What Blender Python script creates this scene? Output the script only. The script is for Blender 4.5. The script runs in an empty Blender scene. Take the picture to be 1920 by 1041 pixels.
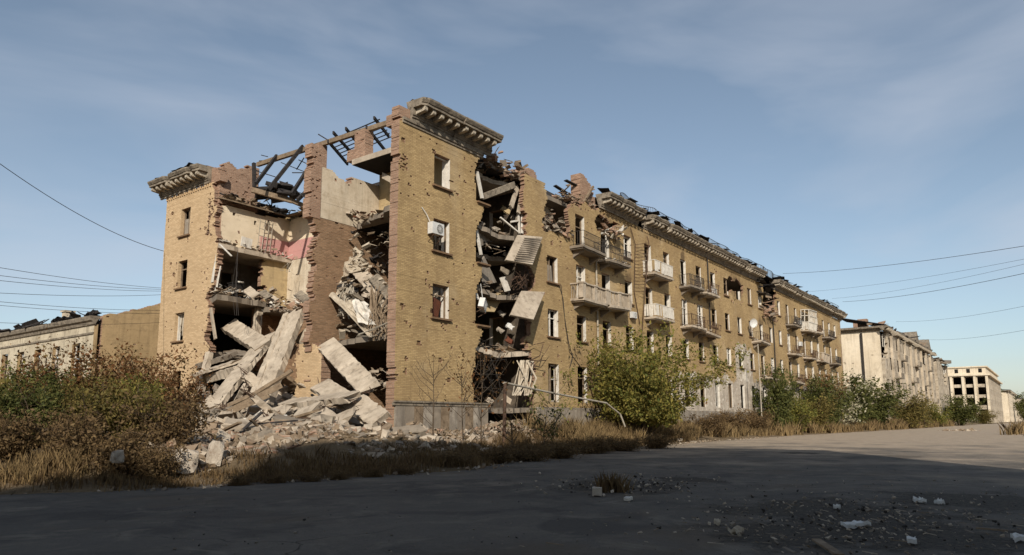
import bpy, bmesh, math, random
import numpy as np
from mathutils import Vector, Matrix
rnd = random.Random(7)
rng = np.random.default_rng(7)
scene = bpy.context.scene
COL = scene.collection
rad = math.radians

# ---------------------------------------------------------------- camera
CAMP = np.array([-23.35, -24.14, 1.5]); HEAD = rad(36.64); PITCH = rad(8.0); ROLL = rad(-.19); FPX = 1345.0
_f = np.array([math.cos(HEAD)*math.cos(PITCH), math.sin(HEAD)*math.cos(PITCH), math.sin(PITCH)])
_r0 = np.array([math.sin(HEAD), -math.cos(HEAD), 0.0]); _u0 = np.cross(_r0, _f)
_r = math.cos(ROLL)*_r0 + math.sin(ROLL)*_u0; _u = -math.sin(ROLL)*_r0 + math.cos(ROLL)*_u0
cd = bpy.data.cameras.new('camera'); cam = bpy.data.objects.new('camera', cd); COL.objects.link(cam)
cd.sensor_width = 36; cd.lens = FPX/1920*36; cd.shift_y = (600-520.5)/1920; cd.clip_end = 6000; cd.clip_start = .1
M = Matrix((( _r[0], _u[0], -_f[0], CAMP[0]), (_r[1], _u[1], -_f[1], CAMP[1]), (_r[2], _u[2], -_f[2], CAMP[2]), (0,0,0,1)))
cam.matrix_world = M
scene.camera = cam

# ---------------------------------------------------------------- light
SUN_AZ = rad(37.0); SUN_EL = rad(30.0)       # direction the light travels in plan; height of the sun
w = bpy.data.worlds.new('World'); scene.world = w; w.use_nodes = True
nt = w.node_tree; nt.nodes.clear()
wo = nt.nodes.new('ShaderNodeOutputWorld'); bg = nt.nodes.new('ShaderNodeBackground')
sky = nt.nodes.new('ShaderNodeTexSky'); sky.sky_type = 'NISHITA'; sky.sun_disc = False
sky.sun_elevation = SUN_EL; sky.sun_rotation = math.atan2(-math.cos(SUN_AZ), -math.sin(SUN_AZ))
sky.air_density = 1.0; sky.dust_density = .9; sky.ozone_density = 2.2; sky.altitude = 100
hs = nt.nodes.new('ShaderNodeHueSaturation'); hs.inputs['Saturation'].default_value = .78; hs.inputs['Value'].default_value = 1.0; hs.inputs['Hue'].default_value = .492
nt.links.new(sky.outputs[0], hs.inputs['Color'])
# thin cirrus veil, laid out in sky directions
tc = nt.nodes.new('ShaderNodeTexCoord'); mp = nt.nodes.new('ShaderNodeMapping'); mp.inputs['Scale'].default_value = (1.0, 1.6, 4.5); mp.inputs['Rotation'].default_value = (.25, .3, .6)
nz = nt.nodes.new('ShaderNodeTexNoise'); nz.inputs['Scale'].default_value = 1.6; nz.inputs['Detail'].default_value = 5; nz.inputs['Roughness'].default_value = .5; nz.inputs['Distortion'].default_value = .5
rp = nt.nodes.new('ShaderNodeMapRange'); rp.inputs['From Min'].default_value = .44; rp.inputs['From Max'].default_value = .74; rp.inputs['To Max'].default_value = .5
mx = nt.nodes.new('ShaderNodeMix'); mx.data_type = 'RGBA'; mx.inputs['B'].default_value = (5.0, 5.4, 6.2, 1)
nt.links.new(tc.outputs['Generated'], mp.inputs['Vector']); nt.links.new(mp.outputs[0], nz.inputs['Vector'])
nt.links.new(nz.outputs['Fac'], rp.inputs['Value']); nt.links.new(rp.outputs[0], mx.inputs['Factor'])
nt.links.new(hs.outputs[0], mx.inputs['A']); nt.links.new(mx.outputs['Result'], bg.inputs[0])
bg.inputs[1].default_value = .115
nt.links.new(bg.outputs[0], wo.inputs[0])
sl = bpy.data.lights.new('sun', 'SUN'); sl.energy = 5.0; sl.angle = rad(.5); sl.color = (1, .93, .83)
so = bpy.data.objects.new('sun', sl); COL.objects.link(so)
sd = Vector((math.cos(SUN_AZ)*math.cos(SUN_EL), math.sin(SUN_AZ)*math.cos(SUN_EL), -math.sin(SUN_EL)))
so.rotation_euler = sd.to_track_quat('-Z', 'Y').to_euler(); so.location = (-60, -50, 60)
vs = scene.view_settings; vs.view_transform = 'Standard'; vs.look = 'None'; vs.gamma = 1; vs.exposure = 0; vs.use_curve_mapping = False

# ---------------------------------------------------------------- photo ray helpers (where a thing seen in the photo stands in the place)
def ray(px, py): return _f + (px-960)/FPX*_r + (600-py)/FPX*_u
def at(px, py, X=None, Y=None, Z=None, D=None):
    d = ray(px, py)
    t = (X-CAMP[0])/d[0] if X is not None else (Y-CAMP[1])/d[1] if Y is not None else (Z-CAMP[2])/d[2] if Z is not None else D
    return Vector(CAMP + t*d)

# ---------------------------------------------------------------- mesh helpers
class MB:
    def __init__(s): s.v = []; s.f = []; s.m = []
    def quad(s, a, b, c, d, m=0):
        n = len(s.v); s.v += [tuple(a), tuple(b), tuple(c), tuple(d)]; s.f.append((n, n+1, n+2, n+3)); s.m.append(m)
    def hexa(s, p, m=0):                    # p: 4 bottom, 4 top, counterclockwise seen from above
        n = len(s.v); s.v += [tuple(q) for q in p]
        for q in ((3,2,1,0), (4,5,6,7), (0,1,5,4), (1,2,6,5), (2,3,7,6), (3,0,4,7)):
            s.f.append(tuple(n+i for i in q)); s.m.append(m)
    def box(s, c, d, rot=None, m=0):
        x, y, z = d[0]/2, d[1]/2, d[2]/2
        p = [Vector(q) for q in ((-x,-y,-z), (x,-y,-z), (x,y,-z), (-x,y,-z), (-x,-y,z), (x,-y,z), (x,y,z), (-x,y,z))]
        if rot is not None: p = [rot @ q for q in p]
        c = Vector(c); s.hexa([c+q for q in p], m)
    def bb(s, x0, x1, y0, y1, z0, z1, m=0): s.hexa([(x0,y0,z0), (x1,y0,z0), (x1,y1,z0), (x0,y1,z0), (x0,y0,z1), (x1,y0,z1), (x1,y1,z1), (x0,y1,z1)], m)
    def beam(s, a, b, w, h, up=(0,0,1), m=0, taper=1.0):
        a = Vector(a); b = Vector(b); u = (b-a)
        if u.length < 1e-5: return
        u.normalize(); n = Vector(up); n = n - u*n.dot(u)
        if n.length < 1e-3: n = Vector((1,0,0)); n = n - u*n.dot(u)
        n.normalize(); r = u.cross(n)
        def ring(p, k): return [p - r*w/2*k - n*h/2*k, p + r*w/2*k - n*h/2*k, p + r*w/2*k + n*h/2*k, p - r*w/2*k + n*h/2*k]
        A = ring(a, 1); B = ring(b, taper); k = len(s.v); s.v += [tuple(q) for q in A+B]
        for q in ((0,3,2,1), (4,5,6,7), (0,1,5,4), (1,2,6,5), (2,3,7,6), (3,0,4,7)): s.f.append(tuple(k+i for i in q)); s.m.append(m)
    def tube(s, pts, r, n=6, m=0, r1=None):
        pts = [Vector(p) for p in pts]; k0 = len(s.v); L = len(pts)
        for i, p in enumerate(pts):
            d = (pts[min(i+1, L-1)] - pts[max(i-1, 0)])
            d = d.normalized() if d.length > 1e-6 else Vector((0,0,1))
            a = d.cross(Vector((0,0,1)) if abs(d.z) < .9 else Vector((1,0,0))).normalized(); b = d.cross(a)
            rr = r if r1 is None else r + (r1-r)*i/(L-1)
            for j in range(n):
                t = 2*math.pi*j/n; s.v.append(tuple(p + a*math.cos(t)*rr + b*math.sin(t)*rr))
        for i in range(L-1):
            for j in range(n):
                s.f.append((k0+i*n+j, k0+i*n+(j+1) % n, k0+(i+1)*n+(j+1) % n, k0+(i+1)*n+j)); s.m.append(m)
        s.f.append(tuple(k0+j for j in reversed(range(n)))); s.m.append(m)
        s.f.append(tuple(k0+(L-1)*n+j for j in range(n))); s.m.append(m)
    def prism(s, poly, vec, m=0):           # polygon (3-D points) pushed along vec
        n = len(poly); k = len(s.v); vec = Vector(vec)
        s.v += [tuple(Vector(p)) for p in poly] + [tuple(Vector(p)+vec) for p in poly]
        s.f.append(tuple(k+i for i in reversed(range(n)))); s.m.append(m)
        s.f.append(tuple(k+n+i for i in range(n))); s.m.append(m)
        for i in range(n): j = (i+1) % n; s.f.append((k+i, k+j, k+n+j, k+n+i)); s.m.append(m)
    def chunk(s, c, d, R=rnd, m=0, rot=None, jit=.22):   # a broken lump: a box with its corners knocked about
        x, y, z = d[0]/2, d[1]/2, d[2]/2
        if rot is None: rot = Matrix.Rotation(R.uniform(0, 6.28), 3, 'Z') @ Matrix.Rotation(R.uniform(-.6, .6), 3, 'X') @ Matrix.Rotation(R.uniform(-.6, .6), 3, 'Y')
        p = []
        for q in ((-x,-y,-z), (x,-y,-z), (x,y,-z), (-x,y,-z), (-x,-y,z), (x,-y,z), (x,y,z), (-x,y,z)):
            k = 1 - (R.random()**2)*jit*2.2
            p.append(Vector(c) + rot @ Vector((q[0]*(k+R.uniform(-jit, jit)*.5), q[1]*(k+R.uniform(-jit, jit)*.5), q[2]*(k+R.uniform(-jit, jit)*.5))))
        s.hexa(p, m)
    def build(s, name, mats, parent=None, smooth=False, base=None):
        o = raw(name, np.array(s.v, dtype=np.float32).reshape(-1, 3), s.f, mats, s.m, parent, smooth, base)
        return o
BASE = {}
def raw(name, v, f, mats, mi=None, parent=None, smooth=False, base=None):
    if base is None: base = BASE.get(parent.name, Vector((0,0,0))) if parent is not None else Vector((0,0,0))
    v = v - np.array(base, dtype=np.float32)
    me = bpy.data.meshes.new(name); me.from_pydata(v.tolist(), [], f)
    if not isinstance(mats, (list, tuple)): mats = [mats]
    for q in mats: me.materials.append(q)
    if mi is not None and len(mats) > 1: me.polygons.foreach_set('material_index', np.array(mi, dtype=np.int32))
    if smooth: me.polygons.foreach_set('use_smooth', np.ones(len(me.polygons), dtype=bool))
    me.update()
    o = bpy.data.objects.new(name, me); COL.objects.link(o)
    if parent is not None: o.parent = parent; BASE[o.name] = base
    else: o.location = base; BASE[o.name] = Vector(base)
    return o
def empty(name, loc):
    o = bpy.data.objects.new(name, None); COL.objects.link(o); o.location = loc; o.empty_display_size = .3; BASE[o.name] = Vector(loc); return o
def tag(o, label, cat, group=None, kind=None):
    if label: o['label'] = label
    if cat: o['category'] = cat
    if group: o['group'] = group
    if kind: o['kind'] = kind
    elif cat and not o.get('kind'): o['kind'] = 'thing'
    return o
def inst(name, me, parent, loc, rotz=0, scale=1, M=None):   # a part that shares its mesh with its like
    o = bpy.data.objects.new(name, me); COL.objects.link(o)
    if parent is not None: o.parent = parent
    b = BASE.get(parent.name, Vector((0,0,0))) if parent is not None else Vector((0,0,0))
    if M is not None: o.matrix_basis = Matrix.Translation(Vector(loc)-b) @ M
    else:
        o.location = Vector(loc)-b; o.rotation_euler = (0,0,rotz); o.scale = (scale,)*3 if not isinstance(scale, (tuple, list)) else scale
    BASE[o.name] = Vector((0,0,0)); return o
def meshof(mb, name, mats):
    o = mb.build(name, mats); me = o.data; bpy.data.objects.remove(o); return me

# ---------------------------------------------------------------- materials
def newmat(name):
    m = bpy.data.materials.new(name); m.use_nodes = True; return m, m.node_tree, m.node_tree.nodes['Principled BSDF']
class NT:
    def __init__(s, nt): s.t = nt
    def n(s, typ, **kw):
        x = s.t.nodes.new(typ)
        for k, v in kw.items():
            if k in x.inputs.keys(): x.inputs[k].default_value = v
            else: setattr(x, k, v)
        return x
    def l(s, a, b): s.t.links.new(a, b)
    def noise(s, scale, detail=4, rough=.55, vec=None, dist=0):
        x = s.n('ShaderNodeTexNoise', Scale=scale, Detail=detail, Roughness=rough, Distortion=dist)
        if vec is not None: s.l(vec, x.inputs['Vector'])
        return x.outputs['Fac']
    def rng(s, v, a, b, c=0, d=1):
        x = s.n('ShaderNodeMapRange'); x.inputs[1].default_value = a; x.inputs[2].default_value = b; x.inputs[3].default_value = c; x.inputs[4].default_value = d
        s.l(v, x.inputs[0]); return x.outputs[0]
    def mix(s, f, a, b, blend='MIX'):
        x = s.n('ShaderNodeMix', data_type='RGBA', blend_type=blend)
        for v, i in ((f, 'Factor'), (a, 'A'), (b, 'B')):
            if isinstance(v, (int, float)): x.inputs[i].default_value = v
            elif isinstance(v, tuple): x.inputs[i].default_value = v if len(v) == 4 else v+(1,)
            else: s.l(v, x.inputs[i])
        return x.outputs['Result']
    def math(s, op, a, b=None):
        x = s.n('ShaderNodeMath', operation=op)
        for i, v in enumerate((a, b)):
            if v is None: continue
            if isinstance(v, (int, float)): x.inputs[i].default_value = v
            else: s.l(v, x.inputs[i])
        return x.outputs[0]
    def pos(s): return s.n('ShaderNodeNewGeometry').outputs['Position']
    def bump(s, h, strength, dist, bsdf):
        b = s.n('ShaderNodeBump', Strength=strength, Distance=dist); s.l(h, b.inputs['Height']); s.l(b.outputs[0], bsdf.inputs['Normal'])
def C3(h, k=1.0):  # sRGB 0-255 to linear
    return tuple(k*((c/255/12.92) if c/255 <= .04045 else ((c/255+.055)/1.055)**2.4) for c in h)
def wallvec(T):     # (along the wall, height) whatever way the wall faces
    g = T.n('ShaderNodeNewGeometry'); sp = T.n('ShaderNodeSeparateXYZ'); T.l(g.outputs['Position'], sp.inputs[0])
    sn = T.n('ShaderNodeSeparateXYZ'); T.l(g.outputs['True Normal'], sn.inputs[0])
    fx = T.math('GREATER_THAN', T.math('ABSOLUTE', sn.outputs['X']), .7)
    u = T.math('ADD', T.math('MULTIPLY', sp.outputs['X'], T.math('SUBTRACT', 1.0, fx)), T.math('MULTIPLY', sp.outputs['Y'], fx))
    cb = T.n('ShaderNodeCombineXYZ'); T.l(u, cb.inputs[0]); T.l(sp.outputs['Z'], cb.inputs[1]); return cb.outputs[0], sp, g.outputs['Position']
def brick_mat(name, c1, c2, mortar, dirt, dirt_amt=.5, plaster=None, bumpd=.012, bw=.26, rh=.08, msize=.008):
    m, t, b = newmat(name); T = NT(t)
    v, sp, P = wallvec(T)
    br = T.n('ShaderNodeTexBrick', Scale=1.0); br.inputs['Brick Width'].default_value = bw; br.inputs['Row Height'].default_value = rh
    br.inputs['Mortar Size'].default_value = msize; br.inputs['Mortar Smooth'].default_value = .3; br.inputs['Bias'].default_value = 0
    br.inputs['Color1'].default_value = c1+(1,); br.inputs['Color2'].default_value = c2+(1,); br.inputs['Mortar'].default_value = mortar+(1,)
    T.l(v, br.inputs['Vector'])
    big = T.noise(.35, 5, .6, P); mid = T.noise(2.2, 5, .65, P); fine = T.noise(14, 3, .6, P)
    col = T.mix(T.rng(big, .42, .7, 0, dirt_amt), br.outputs['Color'], dirt)
    col = T.mix(T.rng(mid, .35, .75, 0, .5), col, tuple(x*.62 for x in c1))
    col = T.mix(T.rng(fine, .55, .8, 0, .5), col, tuple(min(1, x*1.35) for x in c2))
    if plaster:
        # streaks of rain-washed grime running down, and the grey stuccoed ground storey further along the street
        stv = T.n('ShaderNodeMapping'); stv.inputs['Scale'].default_value = (3.0, 3.0, .18); T.l(P, stv.inputs[0])
        st = T.noise(1.0, 3, .5, stv.outputs[0])
        col = T.mix(T.rng(st, .55, .75, 0, .35), col, dirt)
        edge = T.math('ADD', sp.outputs['Z'], T.rng(T.noise(.55, 5, .6, P), 0, 1, -2.0, 2.0))
        low = T.rng(edge, 5.5, 5.3, 0, 1)
        far = T.rng(T.math('ADD', sp.outputs['X'], T.rng(T.noise(.8, 3, .6, P), 0, 1, -2, 2)), 31.0, 31.6, 0, 1)
        # the taller stripped panel in the middle of the front
        pan = T.math('MULTIPLY', T.math('MULTIPLY', T.rng(sp.outputs['X'], 45.4, 45.7), T.rng(sp.outputs['X'], 50.6, 50.3)), T.rng(edge, 8.9, 8.7))
        # soot that has licked up over some openings, and rain-bleached panels
        for (sx, sz, rx_, rz_) in ((33.7,15.4,.5,.8),(20.2,15.0,1.4,.9),(46.5,14.6,2.2,1.3),(57,13.5,1.8,2.0),(23.6,11.9,.5,.5),(37,8.6,.7,.5),(53.9,11.8,.9,.8),(64,8.5,.6,.5),(77.6,11.9,.7,.7),(7.0,12.0,.8,1.6)):
            dx = T.math('DIVIDE', T.math('SUBTRACT', sp.outputs['X'], sx), rx_); dz = T.math('DIVIDE', T.math('SUBTRACT', sp.outputs['Z'], sz), rz_)
            dd = T.math('ADD', T.math('MULTIPLY', dx, dx), T.math('MULTIPLY', dz, dz)); dd = T.math('ADD', dd, T.rng(T.noise(1.6, 4, .6, P), .25, .75, -.8, .8))
            col = T.mix(T.rng(dd, 1.1, .1, 0, .7), col, C3((74,60,46)))
        col = T.mix(T.rng(T.noise(.16, 5, .6, P), .56, .7, 0, .45), col, C3((196,178,146)))
        msk = T.math('MAXIMUM', T.math('MULTIPLY', low, far), pan)
        pc = T.mix(T.rng(T.noise(1.3, 6, .7, P), .3, .7), C3((196,184,166)), C3((138,126,112)))
        pc = T.mix(T.rng(T.noise(.8, 4, .6, P), .55, .62), pc, C3((208,198,182)))
        col = T.mix(msk, col, pc)
    T.l(col, b.inputs['Base Color']); b.inputs['Roughness'].default_value = .92; b.inputs['Specular IOR Level'].default_value = .15
    h = T.math('ADD', T.math('MULTIPLY', br.outputs['Fac'], -1.0), T.math('MULTIPLY', fine, .9)); T.bump(h, .7, bumpd, b)
    return m
def rough_mat(name, c1, c2, scale=1.5, spots=None, spot_amt=.5, bump=.5, dist=.02, rough=.9, streak=False, detail=6):
    m, t, b = newmat(name); T = NT(t); P = T.pos()
    a = T.noise(scale, detail, .65, P); f = T.noise(scale*9, 4, .6, P)
    col = T.mix(T.rng(a, .3, .7), c1, c2)
    if spots: col = T.mix(T.rng(T.noise(scale*2.3, 5, .7, P), .52, .68, 0, spot_amt), col, spots)
    col = T.mix(T.rng(f, .5, .85, 0, .4), col, tuple(x*.5 for x in c1))
    if streak:
        mp = T.n('ShaderNodeMapping'); mp.inputs['Scale'].default_value = (2.5, 2.5, .15); T.l(P, mp.inputs[0])
        col = T.mix(T.rng(T.noise(1.2, 4, .6, mp.outputs[0]), .5, .72, 0, .55), col, tuple(x*.55 for x in c2))
    T.l(col, b.inputs['Base Color']); b.inputs['Roughness'].default_value = rough; b.inputs['Specular IOR Level'].default_value = .2
    fine = T.noise(scale*40, 3, .65, P); T.bump(T.math('ADD', f, T.math('MULTIPLY', fine, .6)), bump, dist*.6, b); return m
def leaf_mat(name, cols, trans=.35):
    m, t, b = newmat(name); T = NT(t)
    g = T.n('ShaderNodeNewGeometry'); cr = T.n('ShaderNodeValToRGB'); el = cr.color_ramp.elements
    for i, c in enumerate(cols):
        e = el[i] if i < 2 else el.new(i/(len(cols)-1))
        e.position = i/(len(cols)-1); e.color = c+(1,)
    T.l(g.outputs['Random Per Island'], cr.inputs[0])
    b.inputs['Roughness'].default_value = .7; b.inputs['Specular IOR Level'].default_value = .2
    T.l(cr.outputs[0], b.inputs['Base Color'])
    tr = T.n('ShaderNodeBsdfTranslucent'); T.l(cr.outputs[0], tr.inputs['Color']); ms = T.n('ShaderNodeMixShader'); ms.inputs[0].default_value = trans
    out = t.nodes['Material Output']; T.l(b.outputs[0], ms.inputs[1]); T.l(tr.outputs[0], ms.inputs[2]); T.l(ms.outputs[0], out.inputs['Surface']); return m
MT = {}
MT['ochre'] = brick_mat('ochre_brick', C3((190,162,116)), C3((158,132,92)), C3((124,107,82)), C3((122,100,72)), .75, plaster=True, bumpd=.006)
MT['ochre_end'] = brick_mat('ochre_brick_pale', C3((206,178,140)), C3((178,150,114)), C3((146,126,100)), C3((164,140,108)), .5, bumpd=.006)
MT['red'] = brick_mat('red_brick', C3((172,138,114)), C3((134,102,82)), C3((158,142,124)), C3((124,102,86)), .5, bumpd=.03, msize=.012)
MT['brown_brick'] = brick_mat('bare_partition_brick', C3((166,132,102)), C3((120,92,68)), C3((140,122,100)), C3((112,90,70)), .5, bumpd=.04, msize=.014)
MT['cream'] = rough_mat('cream_plaster', C3((205,192,170)), C3((180,164,140)), .9, C3((150,132,108)), .5, .4, .02, streak=True)
MT['yellow_plaster'] = rough_mat('yellow_plaster', C3((186,164,124)), C3((158,138,104)), .9, C3((120,104,80)), .5, .4, .02, streak=True)
MT['grey_plaster'] = rough_mat('grey_plaster', C3((150,140,126)), C3((112,102,90)), .9, C3((176,166,150)), .6, .5, .02, streak=True)
MT['white'] = rough_mat('white_paint', C3((214,208,196)), C3((186,178,164)), 2.2, C3((140,126,108)), .5, .3, .01)
MT['concrete'] = rough_mat('dusty_concrete', C3((186,172,152)), C3((148,134,116)), 1.1, C3((104,92,78)), .65, .6, .025)
MT['concrete2'] = rough_mat('grey_concrete', C3((140,128,112)), C3((112,102,90)), .8, C3((86,78,68)), .5, .6, .025)
MT['sill'] = rough_mat('brick_sill', C3((126,100,74)), C3((96,76,58)), 3, C3((150,126,98)), .4, .5, .01)
MT['pock'] = rough_mat('chipped_brick', C3((134,106,76)), C3((98,76,56)), 6, None, 0, .6, .02)
MT['cornice'] = rough_mat('weathered_stucco', C3((150,138,120)), C3((92,83,72)), 2.2, C3((56,50,44)), .9, .6, .03)
MT['wood'] = rough_mat('grey_timber', C3((140,122,100)), C3((104,88,70)), 3, C3((70,58,46)), .6, .5, .01)
MT['char'] = rough_mat('charred_timber', C3((58,54,52)), C3((34,31,30)), 3, C3((90,84,78)), .4, .6, .015)
MT['dark'] = rough_mat('soot', C3((40,36,33)), C3((26,24,22)), 2, None)  # near-black for burnt things, also paints the shade in deep rooms
MT['roof'] = rough_mat('burnt_roof_sheet', C3((62,58,56)), C3((40,38,37)), 1.5, C3((96,82,70)), .5, .5, .02)
MT['rust'] = rough_mat('rusty_iron', C3((88,68,54)), C3((62,50,42)), 5, C3((120,84,58)), .5, .4, .005, rough=.8)
MT['iron'] = rough_mat('dark_iron', C3((60,56,52)), C3((44,41,38)), 5, C3((84,66,52)), .5, .3, .004, rough=.7)
MT['pale_iron'] = rough_mat('pale_painted_iron', C3((176,168,152)), C3((140,130,114)), 4, C3((110,84,62)), .6, .3, .004, rough=.7)
MT['plastic'] = rough_mat('white_plastic', C3((208,206,200)), C3((186,184,178)), 3, C3((140,132,120)), .3, .1, .003, rough=.5)
MT['redwood'] = rough_mat('red_brown_veneer', C3((104,62,44)), C3((82,48,36)), 3, None, 0, .2, .004, rough=.6)
MT['fabric'] = rough_mat('dusty_fabric', C3((190,178,158)), C3((150,136,116)), 2.5, C3((96,86,74)), .5, .6, .03)
MT['tar'] = rough_mat('roofing_felt', C3((46,44,44)), C3((34,32,32)), 2, C3((70,66,62)), .4, .5, .01)
MT['rubble'] = rough_mat('rubble_dust', C3((150,132,110)), C3((116,98,80)), 1.2, C3((84,70,58)), .5, .8, .04)
MT['bark'] = rough_mat('bark', C3((92,78,62)), C3((64,54,44)), 6, None, 0, .6, .01)

# ---------------------------------------------------------------- the ground
_ex = [-400,-60,-17.3,-14.9,-11.1,-5.6,.5,10,20,54,95,130,260,400,3000]; _ey = [-6,-6,-6,-8,-8.8,-9.5,-7.4,-5.6,-4.6,-4.4,-6.2,-6.5,-8,-9,-20]
_rx = [-400,-40,0,40,70,155,260,3000]; _ry = [-60,-60,-34,-24,-21,-20.5,-20.5,-32]
def vnoise(x, y, s, seed=0):
    x = np.asarray(x)/s; y = np.asarray(y)/s; i = np.floor(x).astype(np.int64); j = np.floor(y).astype(np.int64); fx = x-i; fy = y-j
    fx = fx*fx*(3-2*fx); fy = fy*fy*(3-2*fy)
    def h(a, b):
        n = (a*374761393 + b*668265263 + seed*1442695041) & 0x7fffffff; n = ((n ^ (n >> 13))*1274126177) & 0x7fffffff
        return ((n ^ (n >> 16)) & 0xffff)/65535.0
    return (h(i,j)*(1-fx)+h(i+1,j)*fx)*(1-fy) + (h(i,j+1)*(1-fx)+h(i+1,j+1)*fx)*fy
def sstep(a, b, x): t = np.clip((x-a)/(b-a), 0, 1); return t*t*(3-2*t)
def mound(x, y):
    m = 2.1*np.exp(-(((x-2.6)/3.6)**2 + ((y-9.5)/4.6)**2)) + .9*np.exp(-(((x+2.6)/4.2)**2 + ((y-8.0)/5.0)**2))
    m = m + .7*np.exp(-(((x-.4)/3)**2 + ((y-2.6)/2.4)**2)) + .55*np.exp(-(((x-8.3)/2.6)**2 + ((y+.6)/1.8)**2))
    m = m + .45*np.exp(-(((x+6.5)/3.2)**2 + ((y+.5)/4.0)**2))
    return m
def th(x, y):
    x = np.asarray(x, dtype=float); y = np.asarray(y, dtype=float)
    d = y - np.interp(x, _ex, _ey) + (vnoise(x, y, 2.3, 1)-.5)*1.1 + (vnoise(x, y, .7, 2)-.5)*.5
    up = sstep(0, 5.5, d)*.82 + .05*sstep(0, .6, d)
    z = np.where(d > 0, up + (vnoise(x, y, 1.6, 3)-.5)*.16*sstep(0, 2, d) + (vnoise(x, y, .5, 5)-.5)*.07*sstep(0, 1, d), -.05)
    z = z + mound(x, y)*(1+.35*(vnoise(x, y, 1.1, 4)-.5))
    d2 = np.interp(x, _rx, _ry) - y + (vnoise(x, y, 2.3, 8)-.5)*1.5
    z = np.where(d2 > 0, .05+.35*sstep(0, 6, d2)+(vnoise(x, y, 1.6, 9)-.5)*.12, z)
    return z
def tz(x, y): return float(th(x, y))
def gat(px, py):                            # where the ray through a photo point meets the ground
    d = ray(px, py); t = 2.0
    for i in range(4000):
        p = CAMP + d*t
        if p[2] <= th(p[0], p[1]) + .001: break
        t *= 1.006
    return Vector(p)
def soil_mat():
    m, t, b = newmat('dry_soil'); T = NT(t); P = T.pos()
    a = T.noise(.7, 6, .65, P); f = T.noise(9, 5, .7, P); g = T.noise(32, 3, .6, P)
    c = T.mix(T.rng(a, .35, .65), C3((128,110,86)), C3((98,84,64)))
    c = T.mix(T.rng(f, .45, .7, 0, .7), c, C3((74,64,50))); c = T.mix(T.rng(g, .62, .75, 0, .7), c, C3((168,152,128)))
    T.l(c, b.inputs['Base Color']); b.inputs['Roughness'].default_value = 1; b.inputs['Specular IOR Level'].default_value = .1
    T.bump(T.math('ADD', f, g), .9, .05, b); return m
MT['soil'] = soil_mat()
def asphalt_mat():
    m, t, b = newmat('worn_asphalt'); T = NT(t); P = T.pos()
    a = T.noise(.22, 5, .6, P); f = T.noise(1.3, 6, .7, P); g = T.noise(45, 4, .7, P); c2 = T.noise(12, 4, .7, P)
    c = T.mix(T.rng(a, .3, .7), C3((104,97,88)), C3((80,75,69)))
    c = T.mix(T.rng(f, .5, .7, 0, .55), c, C3((122,113,100)))
    c = T.mix(T.rng(c2, .52, .75, 0, .6), c, C3((74,69,63))); c = T.mix(T.rng(g, .55, .75, 0, .6), c, C3((140,132,122)))
    vo = T.n('ShaderNodeTexVoronoi', Scale=.23, feature='DISTANCE_TO_EDGE'); mpn = T.n('ShaderNodeVectorMath', operation='ADD'); nv = T.n('ShaderNodeTexNoise', Scale=.9, Detail=5)
    T.l(P, nv.inputs['Vector']); T.l(P, mpn.inputs[0]); T.l(nv.outputs['Color'], mpn.inputs[1]); T.l(mpn.outputs[0], vo.inputs['Vector'])
    crack = T.math('MULTIPLY', T.rng(vo.outputs['Distance'], 0, .004, .6, 0), T.rng(T.noise(.15, 3, .5, P), .52, .6))
    c = T.mix(crack, c, C3((40,37,34)))
    c = T.mix(T.rng(T.noise(.5, 4, .6, P, 1.2), .5, .62, 0, .6), c, C3((66,62,58)))
    c = T.mix(T.rng(T.noise(.9, 5, .7, P, .8), .56, .7, 0, .6), c, C3((132,122,108)))
    dirt = T.rng(T.noise(.33, 6, .65, P), .55, .66); c = T.mix(T.math('MULTIPLY', dirt, .6), c, C3((96,84,70)))
    sx = T.n('ShaderNodeSeparateXYZ'); T.l(P, sx.inputs[0])
    # dusty drifts, paled along the street to paint sunlight on the far road
    dust_and_sunlight = T.rng(T.math('ADD', T.math('MULTIPLY', sx.outputs['X'], .03), T.rng(T.noise(.25, 6, .65, P), .25, .75, -.7, .9)), .1, .95)
    c = T.mix(dust_and_sunlight, c, T.mix(T.rng(f, .35, .65), C3((166,150,130)), C3((146,131,112))))
    # broken-up patches where the surface has gone and dark earth shows
    hole = None
    for (px, py, r) in ((1160,912,1.7),(1290,900,1.0),(1560,960,2.2),(1480,1000,1.4),(1820,940,2.0),(1700,1000,1.9),(1500,850,1.2)):
        q = at(px, py, Z=0); vd = T.n('ShaderNodeVectorMath', operation='DISTANCE'); T.l(P, vd.inputs[0]); vd.inputs[1].default_value = (q.x, q.y, 0)
        k = T.rng(T.math('ADD', T.math('DIVIDE', vd.outputs['Value'], r), T.rng(T.noise(1.1, 6, .7, P), .2, .8, -.9, .9)), .9, .55)
        hole = k if hole is None else T.math('MAXIMUM', hole, k)
    c = T.mix(hole, c, T.mix(T.rng(c2, .35, .65), C3((46,42,37)), C3((84,76,66))))
    T.l(c, b.inputs['Base Color']); b.inputs['Roughness'].default_value = .9; b.inputs['Specular IOR Level'].default_value = .25
    T.bump(T.math('ADD', T.math('ADD', g, T.math('MULTIPLY', c2, 1.2)), T.math('MULTIPLY', T.math('ADD', crack, hole), -3.0)), .9, .028, b); return m
MT['asphalt'] = asphalt_mat()
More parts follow.
